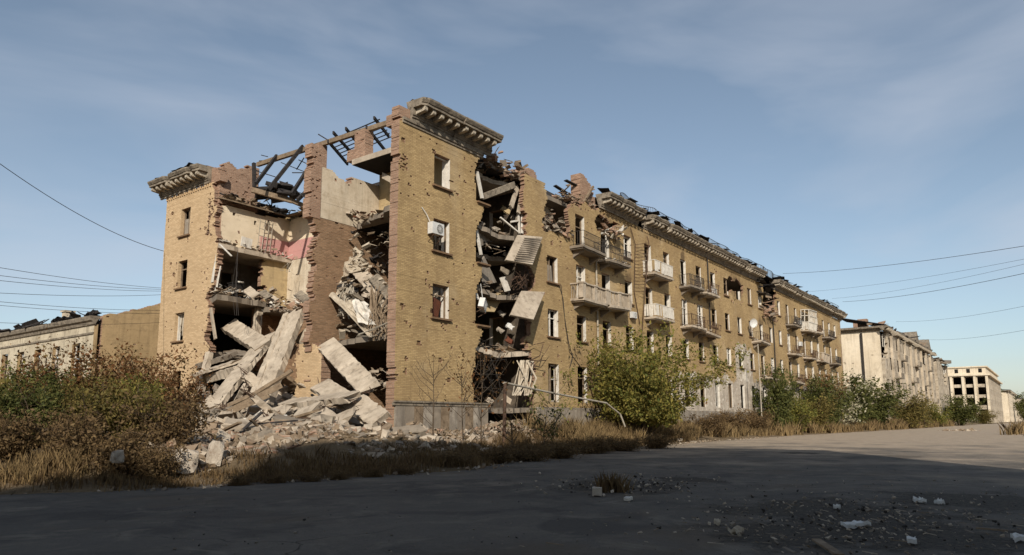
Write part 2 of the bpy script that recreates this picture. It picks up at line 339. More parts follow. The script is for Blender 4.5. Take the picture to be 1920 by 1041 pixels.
def grid_sheet(name, xs, ys, zf, mat):
    X, Y = np.meshgrid(xs, ys, indexing='ij'); Z = zf(X, Y); n, k = X.shape
    v = np.stack([X, Y, Z], -1).reshape(-1, 3); i = np.arange(n*k).reshape(n, k)
    f = np.stack([i[:-1,:-1], i[1:,:-1], i[1:,1:], i[:-1,1:]], -1).reshape(-1, 4)
    me = bpy.data.meshes.new(name); me.vertices.add(len(v)); me.vertices.foreach_set('co', v.astype(np.float32).ravel())
    me.loops.add(f.size); me.loops.foreach_set('vertex_index', f.ravel().astype(np.int32)); me.polygons.add(len(f))
    me.polygons.foreach_set('loop_start', np.arange(0, f.size, 4, dtype=np.int32)); me.materials.append(mat); me.update(calc_edges=True)
    me.polygons.foreach_set('use_smooth', np.ones(len(f), dtype=bool))
    o = bpy.data.objects.new(name, me); COL.objects.link(o); o['kind'] = 'structure'; return o
xs = np.concatenate([np.linspace(-2500,-80,14), np.linspace(-75,-31,18), np.arange(-30,34,.3), np.arange(34,100,.8), np.linspace(101,300,70), np.linspace(320,4000,30)])
ys = np.concatenate([np.linspace(-2500,-80,14), np.linspace(-75,-30,20), np.arange(-29,20,.3), np.arange(20,64,1.2), np.linspace(66,3000,30)])
grid_sheet('ground', xs, ys, th, MT['soil'])
rx = np.concatenate([np.linspace(-400,-60,12), np.arange(-55,60,1.0), np.linspace(61,420,60)]); 
def road_y(x, k): return np.interp(x, _ex, _ey)+1.0 if k else np.interp(x, _rx, _ry)-1.2
rv = []; tt = np.linspace(0, 1, 26)
X_, T_ = np.meshgrid(rx, tt, indexing='ij')
def roadsheet():
    Y = road_y(X_, 0)*(1-T_) + road_y(X_, 1)*T_
    Z = (vnoise(X_, Y, 3.5, 11)-.5)*.035 + (vnoise(X_, Y, 1.4, 12)-.5)*.012
    n, k = X_.shape; v = np.stack([X_, Y, Z], -1).reshape(-1, 3); i = np.arange(n*k).reshape(n, k)
    f = np.stack([i[:-1,:-1], i[1:,:-1], i[1:,1:], i[:-1,1:]], -1).reshape(-1, 4)
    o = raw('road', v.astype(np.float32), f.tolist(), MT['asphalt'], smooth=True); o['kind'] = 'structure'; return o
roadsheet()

# ---------------------------------------------------------------- brick walls laid in courses
def inpoly(S, Z, poly):
    r = np.zeros(S.shape, dtype=bool); n = len(poly)
    for i in range(n):
        x1, y1 = poly[i]; x2, y2 = poly[(i+1) % n]
        if y1 == y2: continue
        c = ((y1 > Z) != (y2 > Z)) & (S < (x2-x1)*(Z-y1)/(y2-y1)+x1); r ^= c
    return r
def course_wall(name, mats, parent, plane, c, s0, s1, z0, z1, th_, inward=1, openings=(), holes=(), pocks=0, seed=1, ch=.08, hb=.13, rag=.16, jit=.0025, pockbox=None, ragtop=0, poly=None, chipped=()):
    """a wall made course by course: openings have plastered jambs, holes break brick by brick, shell marks are sunk bricks"""
    g = np.random.default_rng(seed); nz_ = int(round((z1-z0)/ch)); ns = int(math.ceil((s1-s0)/hb))
    ci = np.arange(nz_); off = g.uniform(0, hb*.5, nz_)
    S = s0 + (np.arange(ns)[None,:]+.5)*hb + off[:,None] - hb*.25; Z = np.repeat((z0+(ci+.5)*ch)[:,None], ns, 1)
    mask = np.ones(S.shape, dtype=np.int8)
    Sj = S + g.normal(0, rag, S.shape)*.3 + (vnoise(S, Z, .9, seed)-.5)*rag*5 + (vnoise(S, Z, .28, seed+3)-.5)*rag*3; Zj = Z + (vnoise(S, Z, .7, seed+5)-.5)*rag*5
    for p in holes: mask[inpoly(Sj, Zj, p)] = 0
    if poly: mask[~inpoly(Sj, Zj, poly)] = 0
    if ragtop: mask[Z > z1 - ragtop*vnoise(S, Z*0, 1.0, seed+9)*1.3] = 0
    pk = np.zeros(S.shape, dtype=bool)
    for _ in range(pocks):
        b0 = pockbox or (s0, s1, z0, z1)
        s = g.uniform(b0[0], b0[1]); z = g.uniform(b0[2], b0[3]); r = g.choice([.05,.07,.1,.15], p=[.5,.3,.14,.06])
        pk |= ((S-s)**2 + ((Z-z)*1.1)**2 < (r*g.uniform(.8, 1.2))**2)
    for p in chipped: pk |= inpoly(Sj, Zj, p) & (g.random(S.shape) < .62)
    op = -np.ones(S.shape, dtype=np.int16)
    for k, (a, b, u, v_) in enumerate(openings):
        q = (S > a) & (S < b) & (Z > u) & (Z < v_); op[q] = k
    solid = (mask == 1) & (op < 0); cls = np.where(solid, np.where(pk, 2, 1), 0)
    mb = MB(); zz = z0+ci*ch
    def P(s, d, z): return (s, c+d*inward, z) if plane == 'Y' else (c+d*inward, s, z)
    for i in range(nz_):
        row = cls[i]; ch_ = np.flatnonzero(np.diff(row)) + 1; st = np.concatenate([[0], ch_]); en = np.concatenate([ch_, [ns]])
        fo = g.normal(0, jit)
        for a, b in zip(st, en):
            k = row[a]
            if k == 0: continue
            sa = S[i,a]-hb/2; sb = S[i,b-1]+hb/2; ma = mb_ = 1
            if a > 0 and op[i,a-1] >= 0: sa = openings[op[i,a-1]][1]; ma = 3
            if b < ns and op[i,b] >= 0: sb = openings[op[i,b]][0]; mb_ = 3
            if a == 0: sa = s0 if not (poly or holes) else max(s0, sa)
            if b == ns: sb = s1 if not (poly or holes) else min(s1, sb)
            if ma == 1 and a > 0 and row[a-1] == 0: sa += g.uniform(-.03, .03)
            if mb_ == 1 and b < ns and row[b] == 0: sb += g.uniform(-.03, .03)
            d0 = fo if k == 1 else .025+g.uniform(0, .05); z = zz[i]; h = z+ch
            A = [P(sa,d0,z), P(sb,d0,z), P(sb,th_,z), P(sa,th_,z), P(sa,d0,h), P(sb,d0,h), P(sb,th_,h), P(sa,th_,h)]
            n = len(mb.v); mb.v += A
            for q, m_ in (((0,1,5,4), 0 if k == 1 else 4), ((2,3,7,6), 2), ((1,2,6,5), mb_), ((3,0,4,7), ma), ((4,5,6,7), 1), ((3,2,1,0), 1)):
                mb.f.append(tuple(n+t for t in (q if (plane == 'Y') == (inward > 0) else q[::-1]))); mb.m.append(m_)
    mats = list(mats) if len(mats) > 4 else list(mats)+[MT['pock'] if mats[0] in (MT['ochre'], MT['ochre_end']) else mats[1]]
    return mb.build(name, mats, parent)

# ---------------------------------------------------------------- the ruined apartment house
FL = [2.3, 5.7, 9.1, 12.5, 15.9]; SILL = [3.1, 6.6, 10.0, 13.4]; HEADZ = [4.95, 8.3, 11.68, 15.07]
LEN = 91.5
house = empty('ruined_apartment_building', (0, 0, .8))
tag(house, 'long four-storey ochre brick apartment block with its near end torn open', 'building')
WM = [MT['ochre'], MT['red'], MT['grey_plaster'], MT['white']]
COLS = [13.35+3.38*k for k in range(23)]
DOORS = {(1,3),(2,3),(1,2),(2,2),(4,3),(4,2),(6,3),(7,3),(6,2),(7,2),(12,2),(12,1),(15,3),(15,2),(17,2),(19,2),(21,2),(17,3),(20,3)}
def hp(pts): return [(at(x, y, Y=0).x, at(x, y, Y=0).z) for x, y in pts]
opn = []; win = []
for r in (1,2,3): opn.append((2.5, 3.7, SILL[r], HEADZ[r])); win.append((3.1, r, 1.2, SILL[r]))
for r in (1,2,3): opn.append((5.85, 7.05, SILL[r], HEADZ[r]))
skip = {(0,3),(2,3),(10,3),(13,3),(13,2)}
for k, x in enumerate(COLS):
    for r in range(4):
        if (k,r) == (0,3): continue
        w_ = 1.15 if k < 12 else 1.05
        z0 = SILL[r]-.72 if (k,r) in DOORS else (2.6 if r == 0 else SILL[r])
        opn.append((x-w_/2, x+w_/2, z0, HEADZ[r]))
        if (k,r) not in skip: win.append((x, r, w_, z0))
gap = hp([(905,180),(896,293),(891,316),(893,374),(905,388),(902,404),(897,420),(891,445),(891,465),(901,500),(904,513),(895,540),(896,585),(906,606),(903,626),(892,655),(888,700),(887,800),
          (1003,800),(1003,700),(1001,676),(986,660),(984,640),(992,622),(1000,590),(1000,540),(996,510),(986,470),(984,400),(982,330),(984,250)])
h_c0 = hp([(1020,300),(1022,380),(1020,428),(1040,436),(1066,440),(1070,415),(1064,385),(1080,378),(1104,372),(1104,300)])
h_c3 = hp([(1120,404),(1148,414),(1164,420),(1150,436),(1128,440),(1118,425)])
h_top = hp([(1080,300),(1080,385),(1104,384),(1128,398),(1150,402),(1150,300)])
h_a = hp([(1363,522),(1380,524),(1396,534),(1392,552),(1376,550),(1362,543)])
h_b = hp([(1428,520),(1432,548),(1428,574),(1440,582),(1452,574),(1456,550),(1458,500)])
h_m = hp([(1410,596),(1436,600),(1440,640),(1425,648),(1412,630)])
sidecut = [(-1,20),(-1,-1),(-.02,-1),(.0,4),(.02,6),(-.1,8),(.05,11),(-.05,13),(.03,16),(.1,20)]
course_wall('front_wall', WM, house, 'Y', 0, 0, 8.6, .3, 16.22, .55, 1, opn[:6], [gap, [(-.5,7.1),(.12,7.3),(.16,7.6),(-.5,7.9)], [(-.5,13.9),(.1,14.0),(.14,14.3),(-.5,14.4)], [(-.5,3.2),(.08,3.4),(.12,3.9),(-.5,4.1)], [(-.5,9.9),(.1,10.1),(.06,10.6),(-.5,10.7)], [(-.5,15.6),(.15,15.9),(.5,16.3),(-.5,16.4)]], pocks=170, seed=3, rag=.05, chipped=[hp([(747,286),(760,285),(766,298),(760,322),(748,320)]), hp([(768,420),(775,418),(776,440),(769,442)]), hp([(826,605),(836,604),(836,622),(828,618)])])
course_wall('front_wall', WM, house, 'Y', 0, 8.6, 31.95, .3, 16.22, .3, 1, [o_ for o_ in opn[6:] if o_[0] < 31.9], [gap, h_c0, h_c3, h_top], pocks=330, seed=4, rag=.12)
course_wall('front_wall', WM, house, 'Y', 0, 31.95, LEN, .3, 16.22, .21, 1, [o_ for o_ in opn[6:] if o_[0] > 31.9], [h_a, h_b], pocks=700, seed=8, rag=.14)
# the blank brick niche of chipped bricks by the tower corner and lintel courses stand in the wall itself
EW = [MT['ochre_end'], MT['red'], MT['grey_plaster'], MT['ochre_end']]
def ep(pts): return [(at(x, y, X=0).y, at(x, y, X=0).z) for x, y in pts]
eo = [(18.75, 19.85, SILL[r]-.1, HEADZ[r]) for r in (1,2,3)] + [(18.7, 19.7, 2.6, 4.6)]
e_hole = ep([(404,340),(402,372),(408,470),(398,520),(390,560),(386,590),(384,625),(392,648),(382,668),(372,690),(368,760),(360,840),(440,840),(440,340)])
e_slot = ep([(391,368),(396,368),(395,446),(390,446)])
course_wall('end_wall', EW, house, 'X', 0, 15.3, 21.8, .3, 16.22, .36, 1, eo, [e_hole, e_slot], pocks=95, seed=5)
wallL = course_wall('end_wall_fragment', EW, house, 'X', -.05, 5.2, 8.1, .3, 5.5, .6, 1, (), (), pocks=8, seed=6, poly=ep([(604,646),(586,640),(566,646),(556,660),(554,700),(553,800),(612,800),(612,700),(608,670)]))
# inner walls
IW = [MT['cream'], MT['red'], MT['grey_plaster'], MT['grey_plaster']]
def two_tone():
    m, t, b = newmat('cream_wall_with_pink_dado'); T = NT(t); v, sp, P = wallvec(T)
    a = T.noise(.9, 6, .65, P)
    c = T.mix(T.rng(a, .3, .7), C3((220,204,176)), C3((196,178,150)))
    pk = T.math('MULTIPLY', T.rng(sp.outputs['Z'], 13.38, 13.36), T.math('MULTIPLY', T.rng(sp.outputs['Z'], 12.0, 12.1), T.rng(sp.outputs['X'], 3.0, 3.2)))
    c = T.mix(pk, c, T.mix(a, C3((196,146,138)), C3((172,126,118))))
    c = T.mix(T.rng(T.noise(1.7, 6, .7, P), .58, .66, 0, .8), c, C3((150,132,110)))
    T.l(c, b.inputs['Base Color']); b.inputs['Roughness'].default_value = .95; T.bump(a, .5, .02, b); return m
MT['dado'] = two_tone()
SW = [MT['dado'], MT['red'], MT['grey_plaster'], MT['cream']]
# side wall of the end wing, seen from inside the torn-out rooms
course_wall('side_wall', SW, house, 'Y', 15.75, .35, 5.3, 12.1, 14.95, .34, 1, [(2.62,2.8,14.0,14.3),(3.6,3.75,14.15,14.5),(1.1,1.3,14.3,14.45)], [], pocks=6, seed=11, ch=.09, ragtop=.2)
course_wall('side_wall', [MT['yellow_plaster'], MT['red'], MT['grey_plaster'], MT['cream']], house, 'Y', 15.75, 3.3, 5.3, 9.0, 12.1, .34, 1, (), [[(3.1,8.9),(3.5,9.5),(3.35,10.4),(3.5,11.2),(3.3,12.2),(3.0,12.2)]], seed=12)
course_wall('side_wall', [MT['brown_brick'], MT['red'], MT['grey_plaster'], MT['cream']], house, 'Y', 15.75, 3.0, 5.3, 1.5, 8.6, .34, 1, [(3.7,5.2,6.0,6.9)], (), pocks=30, seed=13)
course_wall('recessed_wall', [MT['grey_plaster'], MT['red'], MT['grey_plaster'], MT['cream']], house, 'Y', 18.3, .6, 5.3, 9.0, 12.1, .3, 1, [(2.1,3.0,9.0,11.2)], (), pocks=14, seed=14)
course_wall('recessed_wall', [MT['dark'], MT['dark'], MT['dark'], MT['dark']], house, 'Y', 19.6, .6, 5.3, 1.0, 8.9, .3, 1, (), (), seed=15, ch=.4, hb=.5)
course_wall('attic_wall', [MT['red'], MT['red'], MT['red'], MT['red']], house, 'Y', 15.95, .25, 2.95, 14.9, 17.9, .4, 1, [(2.5,2.7,15.2,15.45),(2.2,2.4,15.3,15.55)], [[(-.2,18.2),(-.2,16.9),(.5,17.0),(.9,17.5),(1.6,17.55),(2.0,17.8),(2.4,17.75),(2.6,18.2)]], pocks=22, seed=16)
course_wall('back_wall', SW, house, 'X', 5.3, 6.4, 15.75, 12.1, 14.95, .34, 1, (), (), pocks=3, seed=17, ch=.09, ragtop=.15)
course_wall('back_wall', IW, house, 'X', 5.3, 6.4, 15.75, 9.1, 12.1, .34, 1, (), (), pocks=3, seed=18, ch=.09)
course_wall('back_wall', [MT['brown_brick'], MT['red'], MT['grey_plaster'], MT['cream']], house, 'X', 5.3, 6.4, 15.75, .5, 9.1, .34, 1, (), (), pocks=40, seed=19)
# partition between the two torn-out bays: plastered on the top floor, bare brick below
def pp(pts): return [(at(x, y, Y=6).x, at(x, y, Y=6).z) for x, y in pts]
course_wall('partition_wall', [MT['brown_brick'], MT['red'], MT['cream'], MT['cream']], house, 'Y', 6.0, -.6, 6.3, .5, 12.2, .5, 1, [(3.6,4.8,5.7,7.9)], (), pocks=70, seed=21,
    poly=pp([(596,404),(598,430),(592,470),(599,500),(588,540),(590,600),(584,640),(590,700),(590,840),(800,840),(800,448),(664,418)]), rag=.12)
course_wall('partition_wall', [MT['cream'], MT['red'], MT['cream'], MT['cream']], house, 'Y', 6.0, .14, 6.3, 12.2, 15.0, .5, 1, (), [[(.0,15.3),(.3,15.0),(.9,14.85),(1.6,14.8),(2.0,14.5),(2.2,15.3)]], pocks=8, seed=22)
course_wall('partition_wall', [MT['red'], MT['red'], MT['red'], MT['red']], house, 'Y', 5.97, -.55, .16, 12.1, 16.35, .56, 1, (), [[(.0,17.2),(-.1,16.2),(.15,15.7),(.4,17.2)],[(-.8,12),(-.5,12.6),(-.38,13.4),(-.6,14)],[(-.8,14.6),(-.48,14.9),(-.45,15.4),(-.8,15.6)]], pocks=26, seed=23, rag=.07, ragtop=.35)
course_wall('spine_wall', [MT['dark'], MT['dark'], MT['grey_plaster'], MT['grey_plaster']], house, 'Y', 5.9, 6.3, 11.2, .3, 16.0, .09, 1, (), (), seed=24, ch=.4, hb=.5)  # near-black skin before the spine wall paints the breach's deep shade
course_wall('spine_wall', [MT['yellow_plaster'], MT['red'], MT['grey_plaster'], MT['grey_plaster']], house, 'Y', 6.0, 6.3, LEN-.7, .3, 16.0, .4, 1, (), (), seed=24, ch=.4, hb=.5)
# stairwell back wall in the right-hand bay
course_wall('stair_wall', [MT['yellow_plaster'], MT['red'], MT['grey_plaster'], MT['grey_plaster']], house, 'X', 4.3, .62, 6.0, 12.4, 15.7, .3, 1, [(2.9,4.1,12.4,14.6)], (), seed=25, ch=.1)
course_wall('stair_wall', [MT['grey_plaster'], MT['red'], MT['grey_plaster'], MT['grey_plaster']], house, 'X', 5.6, .62, 6.0, .6, 12.2, .3, 1, [(1.4,2.5,9.1,11.3)], (), seed=26, ch=.2)
MT['sooty'] = rough_mat('smoked_plaster', C3((92,82,70)), C3((58,52,46)), .8, C3((130,116,98)), .5, .5, .02)  # plaster painted dark to stand in for shade inside the breach
# cross wall beyond the second breach
course_wall('cross_wall', [MT['sooty'], MT['red'], MT['grey_plaster'], MT['white']], house, 'X', 11.2, .62, 6.0, .6, 16.0, .35, 1, [(2.2,3.3,12.5,14.6),(2.2,3.3,5.7,7.8)], (), pocks=15, seed=27, ch=.1)
course_wall('far_end_wall', [MT['ochre'], MT['red'], MT['grey_plaster'], MT['white']], house, 'X', LEN, .0, 13.0, .3, 16.2, .5, -1, [], (), seed=28, ch=.4, hb=.5)
course_wall('rear_wall', [MT['ochre'], MT['red'], MT['grey_plaster'], MT['white']], house, 'Y', 13.0, 5.7, LEN, .3, 16.2, .5, -1, [], (), seed=29, ch=.4, hb=.5)
course_wall('rear_wall', [MT['ochre'], MT['red'], MT['grey_plaster'], MT['white']], house, 'X', 5.7, 13.0, 21.8, .3, 15.6, .4, 1, [], (), seed=30, ch=.4, hb=.5)
course_wall('rear_wall', [MT['ochre'], MT['red'], MT['grey_plaster'], MT['white']], house, 'Y', 21.8, 0.63, 5.7, .3, 16.2, .5, -1, [], (), seed=31, ch=.2, hb=.26)

# floor slabs, with their broken edges
def slab_part(name, outline, z0, z1, mat, rag=.12, seed=1, tilt=None, parent=house, step=.35):
    g = random.Random(seed); pts = []
    n = len(outline)
    for i in range(n):
        a = Vector(outline[i][:2]); b = Vector(outline[(i+1) % n][:2]); brk = len(outline[i]) > 2
        k = max(1, int((b-a).length/step)) if brk else 1
        nn = Vector((-(b-a).y, (b-a).x)).normalized()
        for j in range(k):
            p = a.lerp(b, j/k) + (nn*g.uniform(-rag, rag) if brk and j else Vector((0,0)))
            pts.append(p)
    tf = tilt or (lambda x, y: 0)
    mb = MB(); mb.prism([(p.x, p.y, z0+tf(p.x, p.y)) for p in pts], (0,0,z1-z0)); return mb.build(name, mat, parent)
for z in FL[1:]:
    slab_part('floor_slab', [(11.55,.64),(LEN-.5,.64),(LEN-.5,5.98),(11.55,5.98)], z-.28, z, MT['concrete2'])
    slab_part('floor_slab', [(6.32,6.42),(LEN-.5,6.42),(LEN-.5,12.98),(6.32,12.98)], z-.28, z, MT['concrete2'])
slab_part('floor_slab', [(.64,16.1),(5.3,16.1),(5.3,21.3),(.64,21.3)], 15.2, 15.5, MT['concrete2'])
# left bay remnants
slab_part('floor_slab', [(-.1,15.2,1),(5.28,15.35),(5.28,15.74),(5.28,21.2),(.64,21.2),(.3,15.9)], 11.88, 12.18, MT['concrete'], .08, 41)
slab_part('floor_slab', [(-.35,14.6,1),(3.2,14.9,1),(3.3,16.0),(5.28,16.2),(5.28,21.2),(.64,21.2),(.2,16.0)], 8.62, 8.95, MT['concrete2'], .1, 42)
slab_part('floor_slab', [(3.1,14.7,1),(5.28,14.6),(5.28,15.74),(3.1,15.74)], 8.3, 8.62, MT['concrete2'], .12, 43)
slab_part('floor_slab', [(.64,16.1),(5.28,16.1),(5.28,21.2),(.64,21.2)], 5.4, 5.7, MT['concrete2'], .1, 44)
# right bay
slab_part('floor_slab', [(2.2,5.98),(2.2,.64),(6.3,.64),(6.3,5.98)], 15.68, 15.98, MT['concrete'], .05, 45)
slab_part('floor_slab', [(2.6,5.9,1),(1.5,2.6,1),(1.1,.64),(5.5,.64),(5.5,5.98)], 12.05, 12.35, MT['concrete2'], .2, 46)
slab_part('floor_slab', [(1.4,5.98,1),(.9,3.4,1),(.5,.64),(5.5,.64),(5.5,5.98)], 5.42, 5.7, MT['concrete2'], .12, 48)
mb = MB(); mb.bb(2.25,4.28,.66,5.95,15.655,15.676); mb.build('sooted_ceiling', MT['dark'], house)  # dark sheet under the slab, standing in for its shade
mb = MB(); mb.bb(2.7,5.4,.66,5.9,12.02,12.045); mb.build('sooted_ceiling', MT['dark'], house)  # same painted shade beneath the lower slab
# stair flight in the top room
mb = MB(); mb.hexa([(3.2,.7,12.6),(4.2,.7,12.6),(4.2,4.6,14.9),(3.2,4.6,14.9),(3.2,.7,12.95),(4.2,.7,12.95),(4.2,4.6,15.25),(3.2,4.6,15.25)]); mb.build('stair_flight', MT['concrete'], house)
# breach in the front: sagging slabs
for i, (z, a, sag) in enumerate(((15.75,1.0,.05),(12.35,.2,.25),(11.3,1.6,.2),(8.9,.3,.35),(5.55,.2,.3),(2.25,.1,.1))):
    slab_part('floor_slab', [(5.9,a,1),(8.4,a+.25,1),(11.1,a-.1),(11.1,5.98),(5.9,5.98)], z-.26, z, MT['concrete2' if i % 2 else 'concrete'], .18, 60+i, tilt=lambda x, y, s=sag: -s*max(0, 1-abs(x-8.4)/2.6)*max(0, 1-(y-.3)/4), step=.3)
# roof over the long part: two burnt slopes behind the cornice
mb = MB(); x = 11.3; g = random.Random(4)
while x < LEN:
    d = g.uniform(1.1, 1.8)
    mb.hexa([(x,-.35+g.uniform(-.15,.2),17.2),(x+d*1.02,-.35+g.uniform(-.15,.2),17.2+g.uniform(-.03,.05)),(x+d*1.02,6.7,18.6),(x,6.7,18.6),(x,-.3,17.27),(x+d*1.02,-.3,17.28),(x+d*1.02,6.7,18.66),(x,6.7,18.66)]) if x > 19.5 else None
    x += d
mb.hexa([(11.3,6.7,18.6),(LEN,6.7,18.6),(LEN,13.4,16.3),(11.3,13.4,16.3),(11.3,6.7,18.68),(LEN,6.7,18.68),(LEN,13.4,16.38),(11.3,13.4,16.38)])
roofp = mb.build('roof', MT['roof'], house)

# ---------------------------------------------------------------- cornice
def cornice_prof():   # (out, height) closed outline, seen along the wall
    return [(-.02,16.22),(.10,16.22),(.10,16.34),(.16,16.38),(.16,16.44),(.22,16.5),(.22,16.56),(.20,16.56),(.20,16.86),(.88,16.86),(.88,16.98),(.93,17.0),(1.02,17.14),(1.02,17.22),(-.3,17.26)]
def cornice_run(axis, a, b, sgn, c=0):
    mb = MB(); pr = cornice_prof()
    K = max(2, int((b-a)/.32)); m = len(pr); g = random.Random(int(a*97)+int(b*13))
    for i in range(K+1):
        s = a+(b-a)*i/K; chip = g.uniform(.05,.22) if g.random() < .13 else 0; w_ = g.gauss(0,.008)
        for o, z in pr:
            oo = o + g.gauss(0,.006) - (chip if o > .8 else 0); zz = z + w_ + g.gauss(0,.005)
            mb.v.append((s, c-oo, zz) if axis == 'Y' else (c-oo, s, zz))
    for i in range(K):
        for j in range(m): q = (i*m+j, i*m+(j+1) % m, (i+1)*m+(j+1) % m, (i+1)*m+j); mb.f.append(q if axis == 'Y' else q[::-1]); mb.m.append(0)
    e0 = tuple(range(m)); e1 = tuple(K*m+j for j in range(m)); mb.f += [e0[::-1] if axis == 'Y' else e0, e1 if axis == 'Y' else e1[::-1]]; mb.m += [0, 0]
    o = mb.build('cornice', MT['cornice'], house)
    bmx = bmesh.new(); bmx.from_mesh(o.data); bmesh.ops.recalc_face_normals(bmx, faces=bmx.faces); bmx.to_mesh(o.data); bmx.free(); return o
bm = MB(); bm.prism([(-.11,-.20,16.56),(-.11,-.40,16.58),(-.11,-.76,16.62),(-.11,-.80,16.67),(-.11,-.80,16.855),(-.11,-.20,16.855)][::-1], (.22,0,0))
for v in range(len(bm.v)): x, y, z = bm.v[v]; bm.v[v] = (x, y, z-16.56)
MT['bracket'] = rough_mat('pale_stucco', C3((190,178,158)), C3((140,128,110)), 3.5, C3((78,70,60)), .8, .6, .02)
brm = meshof(bm, 'bracket', MT['bracket'])
def brackets(par, axis, a, b, step, miss=()):
    n = int((b-a)/step)
    for i in range(n+1):
        if i in miss or rnd.random() < .03: continue
        s = a+i*step
        inst('bracket', brm, par, (s, 0, 16.56) if axis == 'Y' else (0, s, 16.56), 0 if axis == 'Y' else -math.pi/2)
def cornice_broken(axis, a, b, seed, seg=(2.2,4.6), miss=.12):
    g = random.Random(seed); x = a
    while x < b-.3:
        e = min(b, x+g.uniform(*seg))
        if b-e < .8: e = b
        if g.random() > miss or x == a or e == b:
            c = cornice_run(axis, x, e-.02, 1); brackets(c, axis, x+.3, e-.15, .6)
            c.location = (g.gauss(0,.02), g.gauss(0,.025), g.gauss(0,.02)); c.rotation_euler = (0,0,0)
        else: e = x+g.uniform(.5,1.3)
        x = e
cornice_broken('Y', .75, 7.0, 9, (2.6,3.6), 0)
cornice_broken('Y', 19.3, 54.2, 5); cornice_broken('Y', 58.6, LEN+.7, 6)
cornice_broken('X', 16.6, 22.5, 10, (2.4,3.4), 0)
# dentil band under the cornice: small bricks on edge
for a, b in ((20.0,54.0),(59.0,LEN)):
    mb = MB(); s = a
    while s < b: mb.bb(s, s+.13, -.07, .02, 16.0, 16.2); s += .27
    mb.build('dentil_band', MT['ochre'], house)['kind'] = 'stuff'
mb = MB(); s = 16.5
while s < 21.7: mb.bb(-.07, .02, s, s+.13, 16.0, 16.2); s += .27
mb.build('dentil_band', MT['ochre_end'], house)['kind'] = 'stuff'
mb = MB(); mb.prism([(.2,-o_,z) for o_, z in ((-.02,15.95),(.06,15.95),(.06,16.05),(.12,16.08),(.12,16.215),(-.02,16.215))], (6.2,0,0)); mb.build('lower_moulding', MT['cornice'], house)
# loose roofing lying on the tower cornices
def litter_sheet(par, pts, sx, mat, seed, name='roof_sheet', th_=.03):
    g = random.Random(seed); mb = MB()
    for p in pts:
        p = Vector(p); R_ = Matrix.Rotation(g.uniform(-.5,.5), 3, 'Z') @ Matrix.Rotation(g.uniform(-.25,.25), 3, 'X') @ Matrix.Rotation(g.uniform(-.3,.3), 3, 'Y')
        mb.chunk(p, (sx*g.uniform(.5,1.2), sx*g.uniform(.4,.9), th_*g.uniform(1,2.5)), g, rot=R_, jit=.2)
    return mb.build(name, mat, par)
litter_sheet(house, [(-.2+rnd.uniform(-.5,.4), y, 17.32+rnd.uniform(-.03,.1)) for y in np.arange(17,22.5,.5)], .9, MT['tar'], 3)
litter_sheet(house, [(x, -.2+rnd.uniform(-.3,.3), 17.3+rnd.uniform(-.03,.08)) for x in np.arange(1,7,.6)], .8, MT['cornice'], 4)
litter_sheet(house, [(x, -.1+rnd.uniform(-.5,.3), 17.36+rnd.uniform(-.03,.38)) for x in np.arange(20.5,54,.45)], 1.1, MT['tar'], 5)
litter_sheet(house, [(x, -.1+rnd.uniform(-.5,.3), 17.36+rnd.uniform(-.03,.38)) for x in np.arange(59,91,.5)], 1.1, MT['tar'], 6)
litter_sheet(house, [(53+rnd.uniform(0,6), -.3+rnd.uniform(-.4,.5), 15.6+rnd.uniform(-.9,1.2)) for _ in range(16)], 1.3, MT['roof'], 7)
# broken brick stubs above the towers
course_wall('parapet_stub', [MT['red']]*4, house, 'Y', .05, .0, 1.0, 16.22, 16.75, .5, 1, (), [[(-.5,18),(-.5,16.9),(.15,17.05),(.35,17.45),(.7,17.5),(.95,17.1),(1.7,16.9),(2,18)]], seed=51)
course_wall('parapet_stub', [MT['red']]*4, house, 'X', .05, 15.6, 17.2, 16.22, 17.6, .5, 1, (), [[(15,18),(15.4,16.4),(15.9,16.9),(16.3,17.2),(16.8,16.8),(17.5,17.0),(17.5,18)]], seed=52)
# tower roof closing the right-hand wing (lies behind the ridge, seen from below through the torn bay)
mb = MB(); mb.bb(6.35, 11.2, .7, 12.9, 16.05, 16.3); mb.bb(.7, 5.6, 16.5, 21.3, 15.55, 15.8); mb.build('attic_deck', MT['roof'], house)
# far slope of the end wing roof fell away: ridge beam on brick piers with charred rafters
RX = 2.6
p0 = at(483,309,X=RX); p1 = at(727,231,X=RX)
zr = (p0.z+p1.z)/2
mb = MB(); mb.beam(p0, p1, .2, .26); ridge = mb.build('ridge_beam', MT['wood'], house)
course_wall('ridge_pier', [MT['red']]*4, house, 'X', RX-.32, at(606,290,X=RX).y, at(584,290,X=RX).y, 14.6, p0.lerp(p1,.45).z-.12, .6, 1, (), (), pocks=8, seed=53)
course_wall('ridge_pier', [MT['red']]*4, house, 'X', RX-.32, at(693,270,X=RX).y, at(673,270,X=RX).y, 15.99, p0.lerp(p1,.8).z-.12, .6, 1, (), [[(at(684,270,X=RX).y,16.9)]*0 or [(0,0),(0,.1),(.1,0)]], pocks=5, seed=54)
course_wall('ridge_pier', [MT['red']]*4, house, 'X', RX-.32, at(693,290,X=RX).y, at(659,290,X=RX).y, 15.99, 16.8, .58, 1, (), (), pocks=5, seed=55, ragtop=.5)
course_wall('ridge_pier', [MT['red']]*4, house, 'Y', .58, .05, .5, 15.9, 16.5, .4, 1, (), [[(.0,18),(.0,16.6),(.6,16.9),(1.2,17.2),(1.9,17.0),(2.9,17.3),(3,18)]], pocks=5, seed=56)
def rafter(a, b, w=.12, h=.2, m='char', name='rafter'):
    q = MB(); q.beam(a, b, w, h); return q.build(name, MT[m], house)
